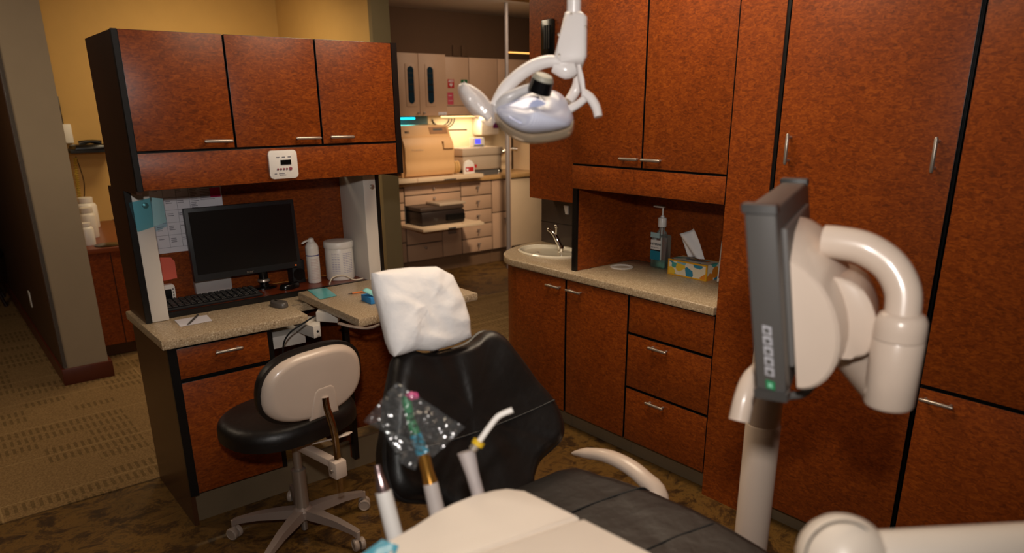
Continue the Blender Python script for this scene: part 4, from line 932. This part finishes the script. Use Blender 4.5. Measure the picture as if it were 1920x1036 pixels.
for z0, z1 in ((.78, .93), (.70, .78), (.60, .70), (.37, .60), (.155, .37)): sface('drawer', t, 3.3, 3.865, z0, z1)
t = thing('sterilization_base_unit', 'almond base unit with open printer niche and two drawers above it', 'cabinet', (4.2, 6.75, 0), 'almond base units')
for x in (3.868, 4.555): bx('side_panel', 'darkgrey', t, x, x+.017, YS+.02, 7.02, .155, .94)
bx('back_panel', 'darkgrey', t, 3.868, 4.572, 7.021, 7.04, .155, .94); bx('lower_box', 'darkgrey', t, 3.886, 4.554, YS+.02, 7.02, .16, .5); bx('upper_box', 'darkgrey', t, 3.886, 4.554, YS+.02, 7.02, .80, .94)
bx('toe_kick', 'stertoe', t, 3.868, 4.572, 6.55, 6.57, 0, .155)
d = sface('drawer', t, 3.868, 4.572, .845, .945); knob(d, 4.22, .9); d = sface('drawer', t, 3.868, 4.572, .742, .845); knob(d, 4.22, .80)
sface('drawer', t, 3.868, 4.315, .335, .52); d = sface('drawer', t, 3.868, 4.315, .155, .335); knob(d, 4.09, .29)
d = sface('panel', t, 4.315, 4.572, .155, .52)
b = MB()
for k in range(6): b.box(4.39, 4.50, YS-.002, YS, .40+k*.016, .409+k*.016)
b.build('grille', 'grey', d)
sh = thing('printer_shelf', 'almond pull-out shelf under the black printer', 'shelf', (4.15, 6.3, .54))
MB().prism([(3.80, 6.06, .535), (4.55, 6.06, .535), (4.55, 6.99, .535), (3.89, 6.99, .535), (3.89, 6.49, .535), (3.80, 6.49, .535)], (0, 0, .027), bev=.003).build('shelf_board', 'sterwhite', sh); bx('finger_notch', 'darkgrey', sh, 4.10, 4.19, 6.057, 6.0605, .537, .550)
t = sunit('almond base unit with five stacked drawers and lever knobs', 4.575, 4.995)
for k in range(5):
    z1 = .94-.157*k; d = sface('drawer', t, 4.575, 4.995, z1-.157, z1); tknob(d, 4.785, z1-.06)
t = sunit('almond base unit with upper panel and small lower door beside the metal pole', 4.998, 5.26)
sface('panel', t, 4.998, 5.26, .57, .94); d = sface('door', t, 4.998, 5.26, .155, .57); tknob(d, 5.17, .5)
t = sunit('plain pale end panel of the sterilization counter right of the metal pole', 5.263, 5.80)
sface('panel', t, 5.263, 5.80, .155, .94, 'sterwhite')
o = bx('sterilization_worktop', 'stercounter', None, 3.3, 6.4, 6.465, 7.045, .942, .985, bev=.006); tag(o, 'tan worktop along the sterilization wall', 'worktop')
t = thing('sterilizer_shelf', 'white pull-out shelf under the almond sterilizer', 'shelf', (4.2, 6.7, .986))
MB().prism([(3.55, 6.36, .987), (4.78, 6.36, .987), (4.78, 6.535, .987), (4.62, 6.535, .987), (4.62, 7.0, .987), (3.55, 7.0, .987)], (0, 0, .041), bev=.004).build('shelf_board', 'sterwhite', t); bx('finger_notch', 'darkgrey', t, 4.27, 4.42, 6.357, 6.361, .989, 1.0); bx('board_joint', 'ster', t, 3.945, 3.951, 6.357, 6.361, .987, 1.029)
# autoclave
t = thing('sterilizer', 'boxy almond tabletop sterilizer with curved front door on the pull-out shelf', 'sterilizer', (4.15, 6.65, 1.03))
xa0, xa1 = 3.86, 4.45; yb = 6.95
pf = [(6.44, 1.045), (6.42, 1.10), (6.43, 1.18), (6.425, 1.24), (6.43, 1.33), (6.47, 1.41), (6.49, 1.43)]
pp = catmull([Vector((a, z, 0)) for a, z in pf], [1]*len(pf), 4)[0]
MB().prism([(xa0, p.x, p.y) for p in pp]+[(xa0, 6.60, 1.43), (xa0, 6.60, 1.045)], (xa1-xa0, 0, 0), bev=.008).build('door', 'autoclave', t, ang=35)
MB().prism([(xa0-.012, y, z) for y, z in ((6.48, 1.03), (6.48, 1.2), (6.50, 1.433), (6.545, 1.535), (yb, 1.535), (yb, 1.03))], (xa1-xa0+.024, 0, 0), bev=.006).build('housing', M['autoclave'], t, ang=30)
sl = Vector((0, .045, .102)).normalized(); nz = Vector((0, -.915, .40)); ctr = Vector((4.33, 6.519, 1.482))
b = MB(); b.prism([ctr+Vector((-.115, 0, 0))-sl*.036+nz*.001, ctr+Vector((.10, 0, 0))-sl*.036+nz*.001, ctr+Vector((.10, 0, 0))+sl*.036+nz*.001, ctr+Vector((-.115, 0, 0))+sl*.036+nz*.001], nz*.003); b.build('keypad', mat('brown_keypad', '#9a6d45', .5), t)
b = MB(); b.prism([ctr+Vector((-.07, 0, 0))-sl*.002+nz*.004, ctr+Vector((.045, 0, 0))-sl*.002+nz*.004, ctr+Vector((.045, 0, 0))+sl*.02+nz*.004, ctr+Vector((-.07, 0, 0))+sl*.02+nz*.004], nz*.002); b.build('display', 'darkgrey', t)
text('M11', .03, Vector((3.92, 6.514, 1.462))+nz*.003, (1, 0, 0), sl, 'darkink', t, 'badge', bold=.002)
b = MB(); b.box(4.325, 4.435, 6.416, 6.44, 1.295, 1.305); b.box(4.315, 4.322, 6.418, 6.45, 1.295, 1.375); b.build('handle_recess', mat('dark_tan', '#7a5430', .6), t)
text('M11 UltraClave', .022, (3.93, 6.416, 1.295), (1, 0, 0), (0, .1, 1), 'device', t, 'printed_name')
# tape dispenser
c = Vector((4.64, 6.44, 1.03))
t = thing('tape_dispenser', 'white round-topped tape dispenser with red label at the end of the pull-out shelf', 'dispenser', c)
dp = [(-.07, -.0), (-.07, .07), (-.06, .105), (-.03, .135), (0, .142), (.03, .135), (.06, .105), (.07, .07), (.07, .0)]
MB().prism([(c.x+a, c.y-.02, c.z+z) for a, z in dp], (0, .03, 0), bev=.003).build('casing', 'whiteplastic', t)
bx('red_label', 'red', t, c.x-.05, c.x+.055, c.y-.023, c.y-.02, c.z+.025, c.z+.07); MB().box(c.x-.045, c.x-.015, c.y-.0245, c.y-.023, c.z+.033, c.z+.055).build('label_text', 'note', t)
b = MB()
for k, x in enumerate((-.15, -.12, -.09)): b.lathe([(.065, 0), (.065, .022), (.03, .022)], (c.x+x, c.y+.1, c.z+.07), (1, -.2, 0), 22)
b.build('tape_rolls', mat('tan_tape', '#c39a5c', .6), t)
# ultrasonic / box device
t = thing('ultrasonic_cleaner', 'beige grey boxy cleaner with lid beside the sterilizer', 'cleaner', (4.95, 6.72, .986))
bx('body', 'device', t, 4.66, 5.19, 6.56, 6.95, 1.05, 1.20, bev=.01); bx('lid', 'device', t, 4.645, 5.205, 6.545, 6.96, 1.202, 1.285, bev=.012); bx('base', 'grey', t, 4.70, 5.15, 6.58, 6.93, .986, 1.049)
bx('red_badge', 'red', t, 4.74, 4.84, 6.557, 6.561, 1.075, 1.11)
t = thing('display_module', 'small white box with a lit blue display on top of the cleaner', 'display', (4.98, 6.72, 1.286))
bx('case', 'whiteplastic', t, 4.90, 5.06, 6.70, 6.77, 1.287, 1.385, bev=.004); bx('screen', 'bluelcd', t, 4.93, 5.005, 6.697, 6.70, 1.318, 1.37); bx('buttons', 'darkgrey', t, 4.915, 5.045, 6.6975, 6.70, 1.296, 1.306)
# faucet far
c = Vector((5.33, 6.8, .986))
t = thing('prep_faucet', 'dark chrome prep faucet on the tan worktop next to the metal pole', 'faucet', c)
MB().lathe([(.05, 0), (.05, .02), (.03, .05), (.028, .12)], c, n=18).build('base', 'chrome', t); b = MB(); b.tube([c+Vector((0, 0, .1)), c+Vector((.02, -.03, .2)), c+Vector((.10, -.1, .26)), c+Vector((.16, -.16, .25))], [.024, .022, .02, .022], 12, smooth=4); b.build('spout', 'chrome', t)
b = MB(); b.tube([c+Vector((-.02, 0, .05)), c+Vector((-.09, -.05, .06)), c+Vector((-.10, -.05, .03))], .01, 8); b.build('lever', 'chrome', t)
t = thing('wall_shelf_box', 'open almond shelf box standing on the worktop right of the pole', 'shelf', (6.0, 6.8, .986))
b = MB(); b.box(5.72, 5.76, 6.62, 7.0, .987, 1.42); b.box(5.76, 6.2, 6.98, 7.0, .987, 1.42); b.box(5.76, 6.2, 6.62, 6.98, 1.19, 1.21); b.build('case', 'sterwhite', t)
o = bx('red_bag', 'red', None, 5.80, 6.05, 6.66, 6.9, 1.212, 1.36, bev=.03); tag(o, 'red bag on the shelf box right of the metal pole', 'bag')
t = thing('glass_jar', 'clear glass jar on the worktop inside the shelf box right of the pole', 'jar', (5.92, 6.78, .987))
MB().lathe([(.07, 0), (.075, .01), (.075, .14), (.06, .155)], (5.92, 6.78, .987), n=20).build('jar_body', 'glass', t); MB().lathe([(.062, .155), (.062, .175), (0, .18)], (5.92, 6.78, .987), n=20).build('lid', 'metalsoft', t)
# printer
t = thing('office_printer', 'dark grey flat inkjet printer on the pull-out shelf below the sterilizer', 'printer', (4.18, 6.4, .563))
bx('body', mat('printer_black', '#2c2320', .35), t, 3.89, 4.42, 6.22, 6.62, .563, .70, bev=.015); bx('lid', mat('printer_lid', '#4a3c34', .35), t, 3.888, 4.43, 6.24, 6.64, .702, .745, bev=.015)
bx('paper_tray', 'black', t, 4.18, 4.40, 6.19, 6.225, .60, .66); bx('output_tray', 'device', t, 4.12, 4.45, 6.24, 6.50, .7465, .772, bev=.006)
text('hp', .05, (4.03, 6.2185, .61), (1, 0, 0), (0, 0, 1), 'darkgrey', t, 'badge')
o = MB().prism([(4.3, 6.08, .5632), (4.53, 6.06, .5632), (4.58, 6.18, .5632), (4.36, 6.2, .5632)], (0, 0, .004)).build('paper_stack', 'sterwhite'); tag(o, 'cream sheet lying on the printer shelf in front of the printer', 'paper')
# wall cupboards
YU = 6.72
def uface(t, x0, x1, z0, z1, nm='door', m='ster', y=YU): return bx(nm, m, t, x0+.003, x1-.003, y, y+.018, z0, z1, bev=.001)
t = thing('wall_cupboard', 'almond wall cupboard with two doors with slim rounded windows', 'cabinet', (4.25, 6.9, 1.62), 'almond wall cupboards')
bx('carcass', 'ster', t, 3.6, 4.585, YU+.02, 7.04, 1.625, 2.235)
uface(t, 3.6, 3.965, 1.625, 2.235, 'panel')
for x0, x1, wx, kx in ((3.965, 4.245, 4.145, 4.215), (4.245, 4.585, 4.382, 4.285)):
    d = uface(t, x0, x1, 1.625, 2.235); 
    fr = MB().prism([(x, YU-.001, z) for x, z in rrect(wx-.062, wx+.062, 1.72, 2.135, .008)], (0, -.004, 0), bev=.001).build('window_frame', 'ster', d)
    MB().prism([(x, YU-.0055, z) for x, z in rrect(wx-.036, wx+.036, 1.748, 2.11, .0355, 6)], (0, -.002, 0)).build('window_pane', 'dblue', fr)
    b = MB()
    for z in (1.86, 1.93, 2.04, 1.99): b.box(wx-.034, wx+.034, YU-.0085, YU-.0075, z, z+.012)
    b.build('shelf_line', 'black', fr)
    knob(d, kx, 1.655, YU)
bx('name_label', 'note', t, 4.47, 4.575, YU-.002, YU, 1.632, 1.66); text('Clean Side', .02, (4.475, YU-.0025, 1.637), (1, 0, 0), (0, 0, 1), 'ink', t, 'label_lettering')
for x0, x1, lab in ((4.588, 4.895, 'almond wall cupboard with the red defibrillator sign'), (4.898, 5.29, 'almond wall cupboard directly left of the lamp head, behind it'), (5.293, 5.70, 'almond wall cupboard crossed by the metal pole'), (5.703, 6.3, 'almond wall cupboard right of the metal pole')):
    t = thing('wall_cupboard', lab, 'cabinet', ((x0+x1)/2, 6.9, 1.62), 'almond wall cupboards'); bx('carcass', 'darkgrey', t, x0, x1, YU+.04, 7.04, 1.635, 2.215)
    uface(t, x0, x1, 1.725, 2.215, 'door', 'ster', YU+.02); uface(t, x0, x1, 1.63, 1.72, 'light_rail', 'ster', YU+.02)
t = thing('defibrillator_sign', 'small red AED sign with white heart on the almond cupboard', 'sign', (4.655, 6.737, 1.91))
YG = YU+.02
bx('plate', 'red', t, 4.614, 4.697, YG-.003, YG, 1.905, 1.992); text('AED', .034, (4.6555, YG-.0035, 1.963), (1, 0, 0), (0, 0, 1), 'note', t, 'lettering', 'CENTER', bold=.001)
hrt = [(0, -.022), (-.018, -.002), (-.02, .008), (-.013, .015), (-.005, .013), (0, .007), (.005, .013), (.013, .015), (.02, .008), (.018, -.002)]
MB().prism([(4.6555+x, YG-.0032, 1.937+z) for x, z in hrt], (0, -.001, 0)).build('heart', 'note', t)
MB().prism([(4.6555+x, YG-.0044, 1.937+z) for x, z in ((.003, .01), (-.005, -.003), (0, -.003), (-.003, -.014), (.006, .001), (.001, .001))], (0, -.0006, 0)).build('bolt', 'red', t)
t = thing('first_aid_sign', 'small green sign with white cross beside the lamp handle', 'sign', (4.83, 6.737, 1.91))
bx('plate', 'green', t, 4.788, 4.872, YG-.003, YG, 1.905, 1.992); MB().box(4.822, 4.838, YG-.0042, YG-.003, 1.92, 1.978).box(4.80, 4.86, YG-.0042, YG-.003, 1.942, 1.957).build('cross', 'note', t)
t = thing('pink_notice', 'pink paper notice below the red defibrillator sign', 'notice', (4.645, 6.737, 1.74))
bx('sheet', 'pinksign', t, 4.606, 4.682, YG-.003, YG, 1.738, 1.86); b = MB(); b.box(4.618, 4.66, YG-.004, YG-.003, 1.825, 1.83); b.box(4.618, 4.67, YG-.004, YG-.003, 1.775, 1.779); b.build('printed_text', 'note', t)
t = thing('under_cabinet_light', 'glowing teal light under the windowed wall cupboard', 'light', (4.15, 6.85, 1.6)); bx('housing', 'grey', t, 3.99, 4.24, 6.78, 6.90, 1.612, 1.6245); bx('tube', 'uv', t, 4.0, 4.22, 6.79, 6.88, 1.592, 1.611)
t = thing('under_cabinet_light', 'warm strip light hidden under the almond cupboards right of the sterilizer', 'light', (5.0, 6.9, 1.6)); bx('housing', 'grey', t, 4.60, 5.28, 6.82, 6.92, 1.618, 1.6348); bx('tube', 'strip', t, 4.62, 5.26, 6.84, 6.9, 1.604, 1.617)
o = bx('splash_panel', mat('teal_glow_paint', '#5d7c80', .6), None, 3.5, 4.53, 7.036, 7.049, .987, 1.62); tag(o, 'wall panel behind the sterilizer with the teal light painted in', 'panel')  # teal of the cupboard light put into the panel colour
o = bx('splash_panel', mat('cream_splash_panel', '#ecd9b4', .6), None, 4.535, 5.72, 7.036, 7.049, .987, 1.62); tag(o, 'cream wall panel under the strip light behind the cleaner', 'panel')
b = MB(); 
for k, (r, h) in enumerate(((.15, .10), (.13, .085), (.11, .07))): b.tube([(4.74+r*math.cos(a)-.02*k, 7.03-.003*k, 1.585+h*math.sin(a)) for a in [PI+PI*i/16 for i in range(17)]], .006, 8)
o = b.build('coiled_cable', 'chairbrown'); tag(o, 'dark cable hanging in loops under the cupboards above the cleaner', 'cable')
o = MB().tube([(4.45, 6.7, 1.475), (4.6, 6.6, 1.478), (4.72, 6.56, 1.478)], .007, 8).build('wall_rod', 'chairbrown'); tag(o, 'dark thin rod sticking out right of the sterilizer', 'rod')
t = thing('towel_dispenser', 'cream paper towel dispenser on the wall behind the lamp head', 'dispenser', (5.2, 6.95, 1.35))
bx('body', 'creamlight', t, 5.14, 5.40, 6.86, 7.036, 1.40, 1.61, bev=.02); bx('tag', 'purple', t, 5.31, 5.385, 6.857, 6.861, 1.475, 1.545)
for i, (x, z) in enumerate(((4.85, 2.215), (4.97, 2.215))):
    o = bx('outlet_plate', 'brownpaint', None, x+.05, x+.13, 7.03, 7.049, 2.245, 2.36, bev=.003); tag(o, ('brown wall plate above the almond cupboards, left of the pair', 'brown wall plate above the almond cupboards, right of the pair')[i], 'wall plate', 'wall plates above the cupboards')
# metal pole and rail
pp_ = ony(953, 400, 6.15)
t = thing('support_pole', 'tall aluminium pole standing in front of the sterilization counter', 'pole', (pp_.x, 6.15, 0))
b = MB(); b.lathe([(.024, 0), (.024, 2.0), (.019, 2.01), (.019, 2.7)], (pp_.x, 6.15, 0), n=16); b.build('tube', 'alu', t); b = MB(); b.box(pp_.x+.022, pp_.x+.034, 6.14, 6.16, 0.02, 2.02); b.build('channel', 'ster', t)
rz = ony(975, 99, 6.15).z
b = MB(); b.box(pp_.x+.03, 6.4, 6.14, 6.16, rz-.007, rz+.006); b.build('top_rail', mat('glowing_brass', '#e9b872', .2, .3, emit='#ffb25a', es=1.3), t)  # emission stands in for light falling on the rail

# ================================================================== RECEPTION SIDE (left background)
t = thing('reception_desk', 'red-brown curved reception desk behind the pillar at the left', 'desk', (1.0, 6.3, .007))
cu = [(1.06+.12*math.sin(a), 5.86-.2*math.cos(a)) for a in [PI/2*k/8 for k in range(9)]]
MB().prism([(x, y, .10) for x, y in [(.80, 5.66)]+cu+[(1.5, 5.9), (1.5, 7.09), (.80, 7.09)]], (0, 0, .665)).build('body', 'wood', t, ang=30)
MB().prism([(x, y, .012) for x, y in [(.83, 5.70)]+[(x-.01, y+.04) for x, y in cu]+[(1.47, 5.94), (1.47, 7.05), (.83, 7.05)]], (0, 0, .088)).build('plinth', 'side', t, ang=30)
MB().prism([(x, y, .766) for x, y in [(.792, 5.63)]+[(x+.02, y-.03) for x, y in cu]+[(1.52, 5.87), (1.52, 7.095), (.792, 7.095)]], (0, 0, .034), bev=.004).build('desk_top', mat('red_brown_top', '#7a3a18', .35), t, ang=30)
bx('seam', 'black', t, .965, .969, 5.656, 5.661, .1, .765)
t = thing('desk_phone', 'black desk phone on a wall shelf by the yellow wall', 'phone', (1.18, 6.95, 1.42))
b = MB(); b.box(1.02, 1.36, 6.85, 7.09, 1.38, 1.41, bev=.004); b.build('shelf_arm', 'blackmatte', t); b = MB(); b.cushion(dense([(1.06, 6.84), (1.3, 6.84), (1.32, 7.04), (1.05, 7.04)], 3), lambda x, y, h: Vector((x, y, 1.412+h)), .035, .0); b.build('base', 'blackgloss', t)
MB().tube([(1.1, 6.9, 1.455), (1.18, 6.9, 1.468), (1.26, 6.9, 1.455)], [.022, .014, .022], 10, smooth=4).build('handset', 'blackgloss', t)
pc = [ony(u, v, 6.95) for u, v in ((141, 296), (144, 330), (148, 360), (153, 388))]
cp = catmull(pc, [1]*4, 60)[0]; MB().tube([p+Vector((.012*math.cos(i*.9), .012*math.sin(i*.9), 0)) for i, p in enumerate(cp)], .004, 6).build('handset_cord', 'cord', t)
MB().tube([ony(u, v, 7.0) for u, v in ((142, 293), (150, 315), (158, 345), (157, 384))], .004, 8, smooth=5).build('line_cord', 'chairbrown', t)
p = ony(121, 254, 7.08); o = bx('wall_box', 'whiteplastic', None, p.x-.03, p.x+.055, 7.05, 7.098, p.z-.06, p.z+.09, bev=.004); tag(o, 'small white box on the yellow wall above the phone', 'wall box')
p, p2 = ony(113, 180, 7.06), ony(123, 243, 7.06); o = bx('wall_frame', 'chairbrown', None, p.x-.35, p.x-.012, 7.07, 7.099, p2.z, p.z, bev=.003); tag(o, 'dark frame edge on the yellow wall peeking out beside the pillar', 'frame')
def pbottle(lab, px, py, y, r, h, m):
    c = ony(px, py, y); c.z = .8005; t = thing('bottle', lab, 'bottle', c, 'white bottles on the reception desk')
    MB().lathe([(r*.95, 0), (r, .01), (r, h*.72), (r*.85, h*.8), (r*.6, h*.84)], c, n=20).build('body', m, t)
    MB().lathe([(r*.7, h*.84), (r*.72, h*.86), (r*.72, h), (r*.6, h*1.01), (0, h*1.02)], c, n=18).build('cap', m, t)
pbottle('white bottle standing nearest on the reception desk', 167, 463, 5.85, .05, .155, 'whiteplastic')
pbottle('white bottle behind the nearest one on the reception desk', 170, 440, 6.2, .06, .22, 'white')
pbottle('fat white bottle at the back of the reception desk', 168, 418, 6.75, .075, .24, 'whiteplastic')
c = onz(203, 459, .8005); o = MB().lathe([(.0, 0), (.085, 0), (.09, .004), (.085, .006), (0, .006)], c, n=28).build('black_disc', 'blackgloss'); tag(o, 'flat black disc lying on the reception desk', 'mat')
o = MB().tube([onz(u, v, .808) for u, v in ((176, 407), (190, 404), (205, 406), (216, 412))], .005, 8, smooth=5).build('white_cable', 'whitecord'); tag(o, 'thin white cable at the back of the reception desk', 'cable')
# chair at far left
c = onz(2, 545, 0); 
t = thing('waiting_chair', 'dark wooden chair on the carpet at the far left edge, half outside the view', 'chair', (c.x, c.y, .007))
f0 = onz(34, 570, .01)+Vector((-.09, 0, 0)); r0 = Vector((-.42, .06, 0)); d0 = Vector((.02, .42, 0))
cs = [f0, f0+r0, f0+r0+d0, f0+d0]
for i, p in enumerate(cs):
    p = Vector((p.x, p.y, .007)); k = 1 if i in (0, 3) else -1; top = p+Vector((-.02*k, 0, .44)) if i < 2 else p+Vector((0, .06, .95))
    MB().tube([p, p+Vector((-.03*k, .01, .12)), p+Vector((-.04*k, .02, .28)), top] , [.016, .014, .018, .02], 10, smooth=4).build('leg', 'chairbrown', t)
s0 = f0+(r0+d0)*.5; b = MB(); b.cushion(dense([(-.23, -.2), (.23, -.22), (.23, .22), (-.23, .22)], 3), lambda x, y, h: Vector((s0.x+x, s0.y+y, .455+h)), .05, .01); b.build('seat', 'leather', t)
b = MB(); b.prism([(cs[3].x, cs[3].y+.05, .62), (cs[2].x, cs[2].y+.05, .62), (cs[2].x, cs[2].y+.06, .96), (cs[3].x, cs[3].y+.06, .96)], (0, .025, 0), bev=.005); b.build('backrest', 'chairbrown', t)

# ================================================================== LIGHT
def light(name, kind, loc, energy, color, size=.1, aim=None, sizey=None, spot=None, blend=.5):
    l = bpy.data.lights.new(name, kind); l.energy = energy; l.color = color
    if kind == 'AREA':
        l.size = size
        if sizey: l.shape = 'RECTANGLE'; l.size_y = sizey
    else: l.shadow_soft_size = size
    if spot: l.spot_size = math.radians(spot); l.spot_blend = blend
    o = bpy.data.objects.new(name, l); COL.objects.link(o); o.location = loc
    if aim is not None: o.rotation_euler = (Vector(aim)-Vector(loc)).to_track_quat('-Z', 'Y').to_euler()
    return o
light('flash', 'SPOT', (-.03, -.03, 1.99), 105, (1, .93, .87), .045, at(960, 300, 3), spot=112, blend=1)
light('operatory_ceiling_light', 'AREA', (1.8, 1.9, 2.66), 30, (1, .80, .58), 1.0, (2.0, 1.9, 0), 1.2)
light('reception_light', 'AREA', (2.0, 6.0, 2.66), 24, (1, .78, .46), .6, (2.1, 6.8, 0))
light('corridor_light', 'AREA', (-.7, 4.6, 2.66), 20, (1, .8, .58), .6, (-.2, 5.0, 0))
light('corridor_light_far', 'AREA', (2.2, 4.4, 2.66), 14, (1, .8, .55), .6, (2.4, 4.6, 0))
light('sterilization_light', 'AREA', (4.8, 5.7, 2.6), 10, (1, .76, .54), .8, (4.8, 6.4, .8))
light('sterilization_fill_spot', 'SPOT', (3.9, 4.3, 2.45), 190, (1, .76, .52), .15, (4.65, 6.5, .68), spot=46, blend=.7)  # added spot, cone shaped to brighten the base units and spare the cupboards
light('strip_glow', 'AREA', (4.95, 6.87, 1.60), 3.6, (1, .80, .52), .65, (4.95, 6.9, 0), .05)
light('teal_glow', 'AREA', (4.11, 6.84, 1.588), .6, (.1, .8, 1), .22, (4.11, 6.95, 0), .05)
w = bpy.data.worlds.new('World'); scene.world = w; w.use_nodes = True
w.node_tree.nodes['Background'].inputs[0].default_value = (.9, .75, .6, 1); w.node_tree.nodes['Background'].inputs[1].default_value = .05

# ================================================================== CAMERA
cam = bpy.data.cameras.new('camera'); co = bpy.data.objects.new('camera', cam); COL.objects.link(co)
cam.sensor_fit = 'HORIZONTAL'; cam.sensor_width = 36; cam.lens = F/1920*36; cam.shift_y = (CYP-518)/1920; cam.clip_start = .02
mw = Matrix((CR, CU, -CF)).transposed().to_4x4(); mw.translation = EYE; co.matrix_world = mw
cam.dof.use_dof = True; cam.dof.focus_distance = 3.1; cam.dof.aperture_fstop = 2.2
scene.camera = co
scene.view_settings.view_transform = 'Standard'
scene.view_settings.look = 'None'
scene.view_settings.exposure = 0
